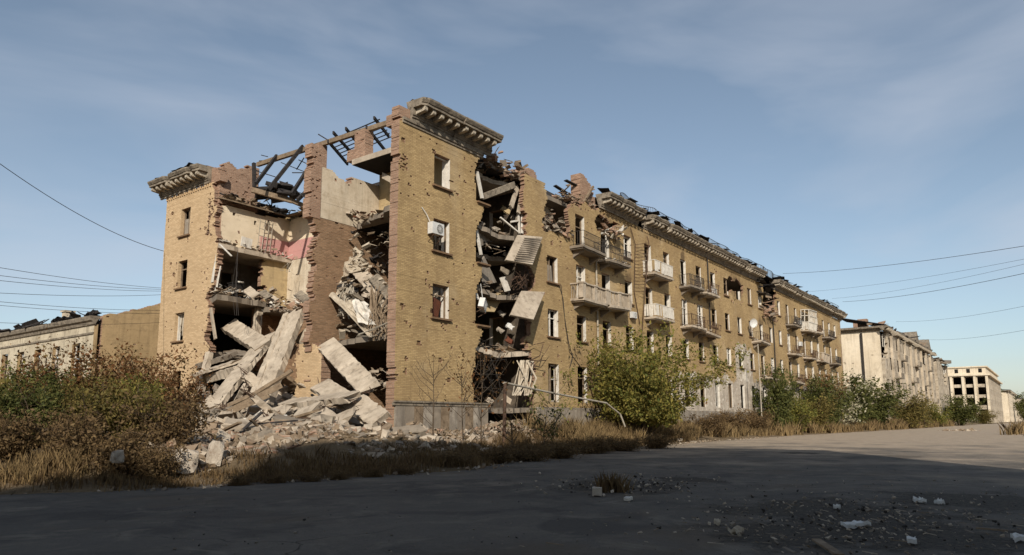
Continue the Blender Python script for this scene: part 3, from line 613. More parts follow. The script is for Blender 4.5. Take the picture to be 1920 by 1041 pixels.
for (ax, ay, bx, by), xb, m in (((519,292,480,344),.6,'char'),((568,274,503,356),.2,'char'),((583,308,547,364),.6,'char'),((585,349,558,375),1.0,'char')):
    a = at(ax, ay, X=RX-.05); b = at(bx, by, X=xb); rafter(a, b, .14, .2, m)
for (ax, ay, bx, by) in ((617,267,652,308),(627,251,662,290),(650,243,676,275),(689,241,722,282),(703,223,729,256)):
    a = at(ax, ay, X=RX); b = at(bx, by, X=5.2); rafter(a+(a-b)*.06, b, .1, .18)
for k in range(6):      # battens across the far rafters
    x = 2.95+k*.42; t = (x-RX)/(5.2-RX)
    a = at(612,263,X=RX).lerp(at(640,300,X=5.2), t); b = at(708,222,X=RX).lerp(at(736,262,X=5.2), t)
    rafter(a+Vector((0,0,.12)), b+Vector((0,0,.12)), .05, .05, 'char', 'batten')
for (ax, ay, bx, by, x1, x2) in ((478,320,523,334,1.4,1.8),(502,294,490,291,RX,RX+.4),(527,305,583,327,2.3,2.6),(548,324,584,324,2,2),(486,302,500,301,2.5,2.7),(486,322,478,318,1.6,1.4),(556,360,584,368,1.2,1.2),(566,366,584,380,.9,.9),(560,300,584,311,2.7,2.7),(556,318,570,296,2.6,2.6)):
    rafter(at(ax,ay,X=x1), at(bx,by,X=x2), .05, .05, 'char', 'batten')
rafter(at(476,306,X=2.0), at(477,352,X=2.0), .18, .2, 'char', 'post')
rafter(at(472,356,X=1.3), at(548,377,X=3.3), .22, .3, 'wood', 'tie_beam')
rafter(at(548,377,X=3.3), at(584,392,X=4.4), .2, .25, 'wood', 'tie_beam')
rafter(at(597,252,X=RX), at(620,266,X=RX), .05, .06, 'char', 'batten')
# charred sag of ceiling and decking over the left bay
def debris_mesh(g, n, fn, smin, smax, thin, mats, name, par, kind=True, jit=.3):
    mb = MB()
    for _ in range(n):
        p = fn(g); s = g.uniform(smin, smax)
        t = g.random()
        if t < .45: d = (s, s*g.uniform(.3,.8), s*g.uniform(.25,.5)*thin)
        elif t < .75: d = (s*1.6, s*g.uniform(.08,.2), s*g.uniform(.06,.12))
        else: d = (s*.9, s*.9*g.uniform(.6,1), s*.06)
        mb.chunk(p, d, g, m=g.randrange(len(mats)), jit=jit,
                 rot=Matrix.Rotation(g.uniform(0,6.28),3,'Z') @ Matrix.Rotation(g.gauss(0,.35),3,'X') @ Matrix.Rotation(g.gauss(0,.35),3,'Y'))
    o = mb.build(name, mats, par)
    if kind: o['kind'] = 'stuff'
    return o
G = random.Random(99)
DM = [MT['concrete'], MT['rubble'], MT['wood'], MT['concrete2'], MT['red'], MT['grey_plaster']]
mb = MB(); mb.hexa([(.2,15.2,14.95),(5.4,15.3,14.95),(5.4,16.6,15.3),(.2,16.6,15.4),(.2,15.2,15.03),(5.4,15.3,15.03),(5.4,16.6,15.4),(.2,16.6,15.5)]); mb.hexa([(4.7,6.6,14.97),(6.2,6.6,15.2),(6.2,15.3,15.2),(4.7,15.3,14.97),(4.7,6.6,15.05),(6.2,6.6,15.3),(6.2,15.3,15.3),(4.7,15.3,15.05)]); mb.build('ceiling_boards', MT['wood'], house)
debris_mesh(G, 150, lambda g: (g.uniform(.3,5.3), g.uniform(15.25,16.5), g.uniform(15.1,15.5)), .15, .6, .6, [MT['wood'],MT['rubble'],MT['char']], 'ceiling_debris', house)
debris_mesh(G, 90, lambda g: (g.uniform(4.7,6.0), g.uniform(7,15.3), g.uniform(15.1,15.4)), .15, .6, .6, [MT['wood'],MT['rubble'],MT['char'],MT['red']], 'ceiling_debris', house)
mb = MB(); 
for i in range(9): mb.chunk(at(525+G.uniform(-25,25), 358+G.uniform(-8,10), X=3.2), (1.2, 1.6, .25), G, jit=.3)
mb.build('burnt_decking', MT['char'], house)

# ---------------------------------------------------------------- windows
fr = MB(); d0 = .2
def frame_mb(w_, h, kind, g):
    q = MB(); t = .05
    q.bb(-w_/2, -w_/2+t, 0, .1, 0, h); q.bb(w_/2-t, w_/2, 0, .1, 0, h); q.bb(-w_/2+t, w_/2-t, 0, .1, h-t, h); q.bb(-w_/2+t, w_/2-t, 0, .1, 0, t)
    if kind in (0,2): q.bb(-.035, .035, .01, .09, t, h-t)
    if kind in (0,1): q.bb(-w_/2+t, w_/2-t, .015, .085, h*.68, h*.68+.06)
    return q
FRM = {}
def wkey(w_, h, k): return (round(w_,2), round(h,2), k)
def sash_mb(w_, h, ang):
    q = MB(); t = .05; W = w_*.46
    for bx in ((0,t,0,h),(W-t,W,0,h),(t,W-t,0,t),(t,W-t,h-t,h),(t,W-t,h*.6,h*.6+t)):
        q.bb(bx[0], bx[1], -.02, .02, bx[2], bx[3])
    return q
sm = MB(); sm.bb(-.75,.75,-.14,.1,-.09,0); sm.bb(-.68,.68,-.06,.1,-.15,-.09); sillm = meshof(sm, 'sill', MT['sill'])
RW = random.Random(21)
def window_at(x, z, w_, h, plane='Y', c=0, par=house, sill=True, depth=.22):
    k = RW.choice([0,1,2,3,3,3,1])
    key = wkey(w_, h, k)
    if key not in FRM: FRM[key] = meshof(frame_mb(w_, h, k, RW), 'window', MT['wood' if k in (1,2) else 'white'])
    rz = 0 if plane == 'Y' else -math.pi/2
    loc = (x, c+depth, z) if plane == 'Y' else (c+depth, x, z)
    o = inst('window', FRM[key], par, loc, rz)
    if sill: inst('sill', sillm, o, (0, -depth, 0), 0, (w_/1.2, 1, 1))
    if RW.random() < .3:
        sk = ('s', round(w_,2), round(h,2))
        if sk not in FRM: FRM[sk] = meshof(sash_mb(w_, h-.14, 0), 'sash', MT['white'])
        s = inst('sash', FRM[sk], o, (-w_/2+.07 if RW.random() < .5 else .02, .12, .07), RW.uniform(-.2, 1.3))
    t = RW.random()
    if t < .16:
        q = MB(); hh = h*RW.uniform(.35,.85); q.hexa([(-w_/2+.06,.03,.05),(w_/2*RW.uniform(.2,.9),.03,.05),(w_/2*RW.uniform(.2,.9),.06,.05),(-w_/2+.06,.06,.05),(-w_/2+.06,.03,hh),(w_/2*RW.uniform(.1,.9),.03,hh*RW.uniform(.8,1)),(w_/2*.5,.06,hh),(-w_/2+.06,.06,hh)])
        b_ = raw('board', np.array(q.v,dtype=np.float32), q.f, MT[RW.choice(['wood','redwood','grey_plaster'])], None, None, False, Vector((0,0,0))); b_.parent = o; BASE[b_.name] = Vector((0,0,0))
    elif t < .4:
        q = MB(); x0 = RW.uniform(-w_/2+.06, 0)
        for k in range(RW.randrange(3,7)): xx = x0+k*.09; q.beam((xx,.16+RW.uniform(-.03,.03),h-.08),(xx+RW.gauss(0,.06),.14+RW.uniform(-.08,.05),h*RW.uniform(.1,.6)), .1, .02, (0,1,0))
        b_ = raw('curtain', np.array(q.v,dtype=np.float32), q.f, MT['fabric'], None, None, False, Vector((0,0,0))); b_.parent = o; BASE[b_.name] = Vector((0,0,0))
    return o
for x, r, w_, z0 in win: window_at(x, z0, w_, HEADZ[r]-z0, sill=(z0 > SILL[r]-.4), depth=.22 if x < 31.9 else .1)
for r in (1,2,3): window_at(19.3, SILL[r]-.1, 1.1, HEADZ[r]-SILL[r]+.1, 'X')
for r in (1,2,3):       # ledges left of the half windows on the tower's broken edge
    inst('sill', sillm, house, (6.45, 0, SILL[r]), 0, (.72,1,1))
# ---------------------------------------------------------------- balconies
def balcony(x0, x1, r, kind, seed, dz=0, depth=1.05):
    g = random.Random(seed); z = SILL[r]-.74+dz; mb = MB()
    # slab with a knocked-about outer edge and brackets below
    n = 7; top = []; 
    edge = [(x0+(x1-x0)*i/n, -depth+g.uniform(-.03,.06)) for i in range(n+1)]
    poly = [(x0,.05)]+edge+[(x1,.05)]
    mb.prism([(a, b, z-.16) for a, b in poly], (0,0,.16))
    mb.prism([(a*.94+(x0+x1)/2*.06, b*.9+.0 if b < 0 else b, z-.24) for a, b in poly], (0,0,.08))
    s = mb.build('balcony', MT['concrete' if kind != 'iron' else 'concrete2'], house)
    for bx in (x0+.5, x1-.5):
        q = MB(); q.prism([(bx-.1,.0,z-.24),(bx-.1,-.75,z-.24),(bx-.1,-.7,z-.36),(bx-.1,-.15,z-.6),(bx-.1,.0,z-.72)], (.2,0,0)); q.build('bracket', MT['concrete2'], s)
    h = .95; L = x1-x0; E = -depth+.06
    path = [(x0+.05,.0),(x0+.05,E),(x1-.05,E),(x1-.05,.0)]
    if kind in ('iron','bent'):
        q = MB(); t = .022
        for i in range(3):
            a, b = path[i], path[i+1]
            for zz in ((h,.08) if i != 1 else (h,.08,.5)): q.beam((a[0],a[1],z+zz),(b[0],b[1],z+zz), .03, .03)
            m = int(math.hypot(b[0]-a[0],b[1]-a[1])/.13)
            for j in range(m+1):
                px = a[0]+(b[0]-a[0])*j/m; py = a[1]+(b[1]-a[1])*j/m
                if g.random() < (.1 if kind == 'iron' else .3): continue
                dx = g.gauss(0,.02 if kind == 'iron' else .12)
                q.beam((px,py,z+.06),(px+dx,py+dx,z+h), t, t)
        q.build('railing', MT['iron' if kind == 'iron' else 'rust'], s)
    elif kind == 'panel':
        q = MB()
        for i in range(3):
            a, b = path[i], path[i+1]; m = max(2, int(math.hypot(b[0]-a[0],b[1]-a[1])/.19))
            q.beam((a[0],a[1],z+h),(b[0],b[1],z+h), .06, .05)
            for j in range(m):
                if g.random() < .12: continue
                p = Vector((a[0]+(b[0]-a[0])*(j+.5)/m, a[1]+(b[1]-a[1])*(j+.5)/m, z+.5)); ang = math.atan2(b[1]-a[1], b[0]-a[0])
                q.box(p, (.15,.025,.82), Matrix.Rotation(ang,3,'Z') @ Matrix.Rotation(g.gauss(0,.03),3,'Y'))
        q.build('railing', MT['white'], s)
    elif kind == 'masonry':
        for j, (px, py) in enumerate(path[:1]+[path[1], ((x0+x1)/2, E), path[2]]+path[3:]):
            if j in (0,4): continue
            q = MB(); q.bb(px-.17, px+.17, py-.02, py+.3, z, z+.92); q.bb(px-.21, px+.21, py-.06, py+.34, z+.92, z+1.02); q.build('post', MT['concrete'], s)
        q = MB()
        for i in range(3):
            a, b = path[i], path[i+1]; q.beam((a[0],a[1]+.1,z+.95),(b[0],b[1]+.1,z+.95), .2, .09)
            m = int(math.hypot(b[0]-a[0],b[1]-a[1])/.16)
            for j in range(1,m):
                px = a[0]+(b[0]-a[0])*j/m; py = a[1]+(b[1]-a[1])*j/m+.1
                q.beam((px,py,z),(px+g.gauss(0,.04),py,z+.9), .05, .05)
        q.build('railing', MT['concrete'], s)
    if g.random() < .8:
        debris_mesh(g, 22, lambda g: (g.uniform(x0,x1), g.uniform(-depth,0), z+g.uniform(.02,.25)), .1, .5, .6, [MT['concrete'],MT['wood'],MT['white']], 'balcony_debris', s)
    tl = g.gauss(0,.05)+(.09*g.random() if kind == 'bent' else 0); yw = g.gauss(0,.03); pv = Vector(((x0+x1)/2,0,z))-BASE[house.name]
    s.matrix_basis = Matrix.Translation(pv) @ Matrix.Rotation(tl,4,'X') @ Matrix.Rotation(yw,4,'Y') @ Matrix.Translation(-pv)
    return s
balcony(15.4, 18.5, 3, 'iron', 1); balcony(18.9, 22.0, 3, 'iron', 2, -.2)
balcony(15.4, 18.5, 2, 'masonry', 3); balcony(18.8, 21.9, 2, 'masonry', 4)
balcony(25.9, 29.3, 3, 'panel', 5); balcony(25.9, 29.3, 2, 'panel', 6)
balcony(32.6, 35.8, 3, 'iron', 7); balcony(36.2, 39.3, 3, 'bent', 8)
balcony(32.6, 35.8, 2, 'bent', 9); balcony(36.0, 39.2, 2, 'bent', 10, -.1)
balcony(50.6, 53.6, 2, 'bent', 11, .2); balcony(52.8, 56.2, 1, 'bent', 12); balcony(63.0, 66.2, 3, 'iron', 13); balcony(63.0, 66.0, 2, 'bent', 14, -3.4+3.4)
balcony(73.6, 76.6, 3, 'bent', 15); balcony(79.8, 83.0, 3, 'iron', 16); balcony(69.8, 72.8, 2, 'bent', 17); balcony(83.0, 86.0, 2, 'iron', 18); balcony(76.0, 79.0, 2, 'masonry', 19); balcony(63.2, 66.2, 1, 'bent', 20)
# glazed loggia box on the upper floor
s = balcony(69.4, 73.0, 3, 'panel', 22); z = SILL[3]-.74
q = MB()
for zz in (.95, 1.75, 2.45): q.bb(69.42, 72.98, -1.06, -.98, z+zz, z+zz+.09)
for x in np.linspace(69.45, 72.95, 7): q.bb(x-.04, x+.04, -1.05, -.97, z, z+2.5)
for y in (-.97, -.5, -.05):
    for x in (69.45, 72.95): q.bb(x-.04, x+.04, y-.04, y+.04, z, z+2.5)
q.bb(69.4, 73.0, -1.1, .0, z+2.5, z+2.58)
for zz in (.95,1.75): q.bb(69.41,69.49,-1.0,0,z+zz,z+zz+.08); q.bb(72.91,72.99,-1.0,0,z+zz,z+zz+.08)
q.build('glazing_frame', MT['white'], s)
# ---------------------------------------------------------------- roof railing, chimney, ladder, downpipes
def roof_rail(x0, x1, seed, bent=False):
    g = random.Random(seed); q = MB(); z = 17.25; h = .95; n = int((x1-x0)/.22); lean = 0; pts = []
    for i in range(n+1):
        x = x0+(x1-x0)*i/n; wav = .12*math.sin(x*.55)+.08*math.sin(x*1.7)
        if bent: wav += .75*math.sin((x-x0)/(x1-x0)*math.pi)**2
        pts.append(((x, .0+wav*.5, z), (x+(.5 if bent else 0)*math.sin(x), -.1+wav, z+h*(1-.3*abs(wav)) + (.55 if bent else 0)*math.sin((x-x0)/(x1-x0)*math.pi))))
    for i in range(n):
        q.beam(pts[i][1], pts[i+1][1], .035, .035)
        a = Vector(pts[i][0]).lerp(Vector(pts[i][1]),.15); b = Vector(pts[i+1][0]).lerp(Vector(pts[i+1][1]),.15); q.beam(a, b, .025, .025)
        if g.random() > .06: q.beam(pts[i][0], pts[i][1], .02, .02)
        if i % 10 == 0: q.beam(pts[i][0], pts[i][1], .05, .05)
    return q.build('roof_railing', MT['iron'], house)
roof_rail(23.0, 28.5, 1, True); roof_rail(28.5, 63.5, 2); roof_rail(84, 90.5, 3, True)
ch0 = course_wall('chimney', [MT['red']]*4, house, 'Y', .9, 18.4, 20.4, 16.0, 19.0, .8, 1, (), [[(18,19.4),(18,18.9),(18.6,18.9),(19.1,18.7),(19.5,18.55),(20,18.3),(20.2,17.6),(20.6,17.6),(20.6,19.4)]], pocks=6, seed=71)
course_wall('chimney', [MT['red']]*4, house, 'Y', 2.0, 12.9, 14.6, 16.2, 18.1, .8, 1, (), [], pocks=6, seed=72, ragtop=.4)
# ladder frame leaning on the front
q = MB(); A0 = at(1187,440,Y=-.12); A1 = at(1168,522,Y=-.1); B0 = at(1211,440,Y=-.5); B1 = at(1203,524,Y=-.4)
A0 = Vector((24.5,-.15,14.6)); A1 = Vector((24.2,-.1,11.0)); B0 = Vector((26.1,-.5,15.0)); B1 = Vector((25.4,-.4,11.1)); C1 = Vector((25.0,-.1,8.6))
q.tube([A0+Vector((-.6,.05,1.2)),A0,A1,C1],.03,5); q.tube([B0+Vector((.1,.2,.6)),B0,B1,C1+Vector((.2,0,-1.2))],.035,5)
for i in range(15): t = i/14; q.tube([A0.lerp(A1,t), B0.lerp(B1,t)], .018, 4)
q.build('fire_ladder', MT['rust'], house)
for x, a, b, m in ((18.6, 3.0, 12.6, 'pale_iron'), (39.0, 9.0, 16.2, 'iron'), (57.9,6,13,'iron')):
    q = MB(); q.tube([(x,-.12,a),(x+.03,-.13,(a+b)/2),(x,-.12,b)], .06, 8); q.build('downpipe', MT[m], house)
# plinth of upright slabs under the tower, capped by a ledge
q = MB(); q.bb(-.1, 7.0, -.14, .02, 2.22, 2.36); q.bb(-.14, 7.0, -.2, -.1, 2.36, 2.44); q.build('plinth_ledge', MT['cornice'], house)
for i in range(11):
    q = MB(); x = .02+i*.62; q.hexa([(x,-.1-rnd.uniform(0,.03),.2),(x+.56,-.1-rnd.uniform(0,.03),.2),(x+.59,.0,.2),(x,.0,.2),(x,-.1,2.21),(x+.59,-.1-rnd.uniform(0,.02),2.21),(x+.56,.0,2.21),(x,.0,2.21)]); q.build('plinth_panel', MT[['grey_plaster','concrete2','wood'][(i*7) % 3]], house)
q = MB(); q.bb(11.4, LEN, -.12, .02, .3, 2.3); q.build('plinth', MT['grey_plaster'], house)

# ---------------------------------------------------------------- fallen concrete and rubble in front of the torn end
def plate(name, A, B, w_, t, n=(-.55,-.35,.75), mat='concrete', label=None, cat='slab', group=None, seed=0, ribs=0, skew=0, holes=0):
    """a fallen concrete member from A to B: worn edges, uneven broken ends"""
    g = random.Random(seed+17); A = Vector(A); B = Vector(B); u = (B-A); L = u.length; u.normalize(); n = Vector(n); n = (n-u*n.dot(u)).normalized(); r = u.cross(n)
    K = max(4, int(L/.22)); J = 4; base = (A+B)/2; base.z = min(A.z, B.z)
    mb = MB(); bev = min(.03, t*.12)
    prof = [(-w_/2,-t/2+bev),(-w_/2+bev,-t/2),(w_/2-bev,-t/2),(w_/2,-t/2+bev),(w_/2,t/2-bev),(w_/2-bev,t/2)]
    if ribs: 
        for i in range(ribs):
            c = w_/2 - w_*(i+1)/(ribs+1); prof += [(c+.07,t/2),(c+.04,t/2-.07),(c-.04,t/2-.07),(c-.07,t/2)]
    prof += [(-w_/2+bev,t/2),(-w_/2,t/2-bev)]
    m = len(prof); 
    for i in range(K+1):
        s = i/K; p = A.lerp(B, s)
        for j, (a, b) in enumerate(prof):
            e = 0
            if i in (0, K): e = g.uniform(-.22,.22)*min(1, w_)
            e += (skew*a if i in (0,K) else 0)
            q = p + r*(a+g.gauss(0,.016)) + n*(b+g.gauss(0,.014)) + u*e
            if abs(a) > w_*.35 and g.random() < .14: q -= r*math.copysign(g.uniform(.03,.16),a)+n*math.copysign(g.uniform(0,.05),b)
            mb.v.append(tuple(q))
    for i in range(K):
        for j in range(m): mb.f.append((i*m+j, (i+1)*m+j, (i+1)*m+(j+1) % m, i*m+(j+1) % m)); mb.m.append(0)
    mb.f.append(tuple(range(m))); mb.m.append(0); mb.f.append(tuple(K*m+j for j in reversed(range(m)))); mb.m.append(0)
    o = mb.build(name, MT[mat], None, base=base)
    bmx = bmesh.new(); bmx.from_mesh(o.data); bmesh.ops.recalc_face_normals(bmx, faces=bmx.faces); bmx.to_mesh(o.data); bmx.free()
    if t > .2:
        q2 = MB()
        for k in range(g.randrange(4,9)):
            s = A if g.random() < .5 else B; sg = -1 if s is A else 1; p = s + r*g.uniform(-w_*.4,w_*.4) + n*g.uniform(-t*.3,t*.3); q2.tube([p-u*sg*.1, p+u*sg*g.uniform(.15,.35), p+u*sg*.4+Vector((g.gauss(0,.15),g.gauss(0,.15),g.gauss(0,.15)))], .016, 4)
        q2.build('rebar', MT['rust'], o)['kind'] = 'stuff'
    if label: tag(o, label, cat, group)
    return o
GR = 'fallen concrete members on the rubble heap'
A = lambda x, y, **k: at(x, y, **k)
plate('concrete_floor_slab', A(545,590,X=1.6), A(478,752,X=-2.2), .85, .34, (-.78,-.1,.55), label='tall pale grooved concrete slab leaning steeply above the heap', group=GR, seed=1, ribs=1)
plate('concrete_floor_slab', A(561,588,X=1.5), A(515,708,X=-1.4), .62, .4, (-.78,-.1,.55), label='narrow concrete slab leaning along the tall grooved slab, its right-hand neighbour', group=GR, seed=2)
plate('concrete_floor_slab', A(503,632,X=1.0), A(396,768,X=-3.6), 1.2, .3, (-.6,.05,.8), label='broad dusty concrete slab sloping down the left of the heap', group=GR, seed=3)
plate('concrete_block', A(432,612,X=1.6), A(495,652,X=.2), 1.0, .5, (-.6,.2,.8), label='thick concrete block tipped up under the dark second-floor room', cat='block', group=GR, seed=4)
plate('concrete_block', A(398,708,X=-.6), A(455,692,X=-1.0), .75, .5, (-.3,-.2,.9), label='stubby concrete block with a flat pale top beside the broad sloping slab', cat='block', group=GR, seed=5)
plate('concrete_slab_piece', A(378,684,X=.2), A(432,668,X=0), .9, .3, (-.35,0,.9), 'concrete2', label='grey slab fragment lodged against the left wing at the top of the heap', group=GR, seed=6)
plate('concrete_slab_piece', A(372,700,X=-1.2), A(452,676,X=-.6), 1.0, .16, (-.35,-.1,.9), label='thin curled pale slab lying over the stubby block', group=GR, seed=7)
plate('concrete_post', A(486,576,X=3.0), A(480,634,X=2.6), .42, .4, (-1,0,.1), label='short upright concrete post in front of the dark room', cat='post', seed=8)
plate('concrete_beam', A(393,662,X=-.3), A(374,742,X=-1.0), .4, .35, (-1,0,.3), label='concrete strut propped under the slabs at the left edge of the heap', cat='beam', group=GR, seed=9)
plate('concrete_beam', A(515,700,X=-2.2), A(496,760,X=-3.0), .7, .5, (-.8,-.2,.4), label='short concrete stump standing below the foot of the leaning slabs', cat='beam', group=GR, seed=10)
plate('concrete_beam', A(560,640,X=1.2), A(588,616,X=1.8), .8, .3, (-.4,-.2,.9), label='broken slab end jutting out beside the brick partition', group=GR, seed=11)
# right-hand group
plate('concrete_floor_slab', A(612,645,X=.4), A(692,728,X=-1.3), 1.0, .28, (-.7,-.15,.7), label='pale slab tilted down across the dark ground-floor opening', group=GR, seed=12)
plate('concrete_floor_slab', A(600,722,X=-1.8), A(668,764,X=-2.6), .95, .26, (-.6,-.2,.8), label='middle slab of three below the dark opening, partly under a flat one', group=GR, seed=13)
plate('concrete_floor_slab', A(662,752,X=-2.6), A(712,790,X=-3.3), 1.0, .3, (-.6,-.25,.75), label='lowest slab right of the heap with two drilled holes, near the tower foot', group=GR, seed=14)
plate('concrete_floor_slab', A(540,758,X=-3.0), A(662,744,X=-3.2), .9, .3, (-.35,-.35,.9), label='long flat slab lying level below the ochre wall fragment', group=GR, seed=15)
plate('concrete_block', A(556,786,X=-4.4), A(596,772,X=-4.2), .8, .5, (-.5,-.2,.8), label='squared concrete block beneath the long flat slab', cat='block', group=GR, seed=16)
plate('concrete_block', A(600,778,X=-4.0), A(640,806,X=-4.6), .7, .45, (-.5,-.3,.8), label='concrete block lying aslant left of the lowest holed slab', cat='block', group=GR, seed=17)
plate('concrete_beam', A(628,826,X=-4.6), A(795,808,X=-1.6), .5, .35, (-.4,-.4,.8), 'concrete2', label='long grey beam lying low along the front of the rubble', cat='beam', group=GR, seed=18)
plate('concrete_slab_piece', A(476,788,X=-5.2), A(534,768,X=-4.6), .9, .18, (-.4,-.2,.9), label='thin slab piece at the foot of the timbers', group=GR, seed=19)
plate('concrete_slab_piece', A(520,800,X=-5.6), A(560,812,X=-5.6), .9, .25, (-.5,-.2,.8), label='small slab piece low in the rubble left of the squared block', group=GR, seed=20)
plate('concrete_slab_piece', A(352,760,X=-2.8), A(392,738,X=-2.0), .9, .2, (-.4,0,.9), 'concrete2', label='grey slab piece at the outer left corner of the heap', group=GR, seed=21)
plate('concrete_slab_piece', A(430,660,X=.9), A(480,668,X=.4), .8, .14, (-.3,-.1,.95), 'concrete2', label='dark thin slab piece between the tipped block and the broad slab', group=GR, seed=22)
# timbers
def timber(name, pts, r0, r1, mat, label, cat, group=None, n=7):
    q = MB(); q.tube(pts, r0, n, 0, r1); b = Vector(pts[0]).lerp(Vector(pts[-1]), .5); o = q.build(name, MT[mat], None, base=b); return tag(o, label, cat, group)
timber('log', [A(548,695,X=-2.8), A(480,738,X=-3.8), A(405,772,X=-4.8)], .11, .13, 'wood', 'long round grey pole lying across the leaning slabs', 'pole', 'timbers on the heap')
def plank(name, a, b, w_, t, n, mat, label, cat='plank', group='timbers on the heap', mid=0):
    q = MB(); a = Vector(a); b = Vector(b); q.beam(a, b, w_, t, n); o = q.build(name, MT[mat], None, base=(a+b)/2); return tag(o, label, cat, group)
plank('timber_beam', A(528,722,X=-3.2), A(358,808,X=-6.2), .34, .26, (-.3,.2,.9), 'wood', 'thick split timber running down to the left from the leaning slabs', 'beam')
plank('timber_beam', A(505,742,X=-4.4), A(372,800,X=-6.4), .2, .16, (-.3,.2,.9), 'wood', 'thinner timber just below the thick split one', 'beam')
plank('timber_beam', A(382,742,X=-2.6), A(340,786,X=-4.0), .22, .14, (-.3,.2,.9), 'char', 'dark plank at the left foot of the heap', 'plank')
plank('plank', A(484,806,X=-6.0), A(430,838,X=-7.2), .24, .1, (-.3,.1,.9), 'wood', 'pale plank pointing down out of the rubble front', 'plank')
plank('plank', A(500,762,X=-4.6), A(462,792,X=-5.6), .07, .05, (-.3,.1,.9), 'white', 'thin white batten on the rubble front', 'plank')
plank('plank', A(600,768,X=-4.4), A(520,792,X=-5.2), .2, .08, (-.3,.1,.9), 'wood', 'grey board lying behind the squared block', 'plank')
g_ = random.Random(88)
for i in range(64):
    s_ = g_.random(); x = -9.5+11.5*s_+g_.gauss(0,.8); y = -2.5+3.0*s_+g_.uniform(0,9.0); z = tz(x,y); L_ = g_.uniform(.7,2.0); a_ = g_.uniform(0,6.28); dz = g_.gauss(.12,.3)
    u_ = Vector((math.cos(a_), math.sin(a_), dz)).normalized()*L_/2; c_ = Vector((x,y,z+.12+abs(dz)*L_*.35))
    plate('concrete_slab_piece', c_-u_, c_+u_, g_.uniform(.35,.9), g_.uniform(.1,.32), (g_.gauss(-.3,.4), g_.gauss(-.2,.4), .9), g_.choice(['concrete','concrete','concrete2','rubble','cornice']), label='broken slab piece jumbled in the lower rubble heap', group='broken slab pieces jumbled in the heap', seed=500+i)
for i in range(34):
    x = g_.uniform(-3.6,1.6); y = g_.uniform(3.5,13.5); z = tz(x,y); L_ = g_.uniform(1.0,2.6); a_ = g_.gauss(2.6,.9); dz = g_.gauss(.35,.35)
    u_ = Vector((math.cos(a_), math.sin(a_), dz)).normalized()*L_/2; c_ = Vector((x,y,z+.1+abs(dz)*L_*.4))
    plate('concrete_slab_piece', c_-u_, c_+u_, g_.uniform(.3,.8), g_.uniform(.12,.3), (g_.gauss(-.5,.3), g_.gauss(-.2,.3), .8), g_.choice(['concrete','concrete','concrete2','cornice','wood']), label='broken slab piece stuck between the big leaning slabs', group='broken slab pieces between the leaning slabs', seed=700+i)
for i in range(46):
    s_ = g_.random(); x = -9.5+12*s_+g_.gauss(0,.8); y = -2.5+3.0*s_+g_.uniform(0,9.0); z = tz(x,y); a_ = g_.uniform(0,6.28); L_ = g_.uniform(.8,2.6)
    u_ = Vector((math.cos(a_), math.sin(a_), g_.gauss(.1,.3))).normalized()*L_/2; q = MB(); c_ = Vector((x,y,z+.2)); q.beam(c_-u_, c_+u_, g_.uniform(.05,.16), g_.uniform(.03,.09)); o = q.build('splintered_board', MT[g_.choice(['wood','wood','char','white'])], None, base=c_); tag(o, 'splintered board lying in the rubble heap', 'plank', 'splintered boards in the heap')
# tower-side boards and middle-size rubble: many alike
chm = []
for i in range(8):
    q = MB(); q.chunk((0,0,0), (1, .75, .5), random.Random(300+i), jit=.3, rot=Matrix.Identity(3)); chm.append(meshof(q, 'rubble_block', MT['concrete' if i % 3 else 'rubble']))
def scatter_blocks(n, fn, s0, s1, label, group, seed, cat='rubble'):
    g = random.Random(seed)
    for i in range(n):
        x, y = fn(g); s = g.uniform(s0, s1); z = tz(x, y)+s*.12
        o = inst('rubble_block', g.choice(chm), None, (0,0,0), M=Matrix.Translation((x, y, z)) @ Matrix.Rotation(g.uniform(0,6.28),4,'Z') @ Matrix.Rotation(g.gauss(0,.4),4,'X') @ Matrix.Rotation(g.gauss(0,.4),4,'Y') @ Matrix.Diagonal((s, s*g.uniform(.5,.9), s*g.uniform(.4,.9), 1)))
        tag(o, label, cat, group)
def fan(g):
    t = g.random(); return (-7.2+9*g.random()**.8 - 1.0*t, -1.5+16*t)
def fan2(g):
    s = g.random(); t = g.random()*7.5; return (-13.2+15*s-t*.05, -6.6+5.2*s+t)
scatter_blocks(190, lambda g: fan2(g) if g.random() < .6 else (g.uniform(-7.5,1.5), g.uniform(0,14)), .3, .95, 'small broken concrete lump on the rubble heap', 'broken lumps on the rubble heap', 1)
scatter_blocks(16, lambda g: (g.uniform(6.0,11.0), g.uniform(-2.6,.6)), .3, .7, 'small broken concrete lump under the front breach', 'broken lumps under the front breach', 2)
def rub(n, fn, s0, s1, mats, name, seed):
    g = random.Random(seed); mb = MB()
    for _ in range(n):
        x, y = fn(g); s = s0+(s1-s0)*g.random()**2.2; d = (s, s*g.uniform(.4,.9), s*g.uniform(.25,.6))
        if g.random() < .12: d = (s*2.6, s*.3, s*.18)
        mb.chunk((x, y, tz(x, y)+d[2]*.3), d, g, m=g.randrange(len(mats)), jit=.3)
    o = mb.build(name, mats); o['kind'] = 'stuff'; return o
o = rub(10500, lambda g: fan2(g) if g.random() < .62 else (g.gauss(-3.0,3.0), g.uniform(-2.5,14.5)), .06, .42, [MT['rubble'],MT['concrete'],MT['rubble'],MT['red'],MT['concrete2'],MT['wood']], 'rubble', 5); tag(o, 'loose brick and concrete rubble spread below the torn end', 'rubble')
def fan3(g):
    s = g.random(); t = g.random()*5; return (-8+18*s, -7.6+4.2*s+t)
o = rub(2600, lambda g: fan3(g), .05, .34, [MT['rubble'],MT['concrete'],MT['rubble'],MT['concrete2'],MT['wood'],MT['soil']], 'rubble', 7); tag(o, 'scattered rubble and splinters on the slope before the tower plinth', 'rubble')
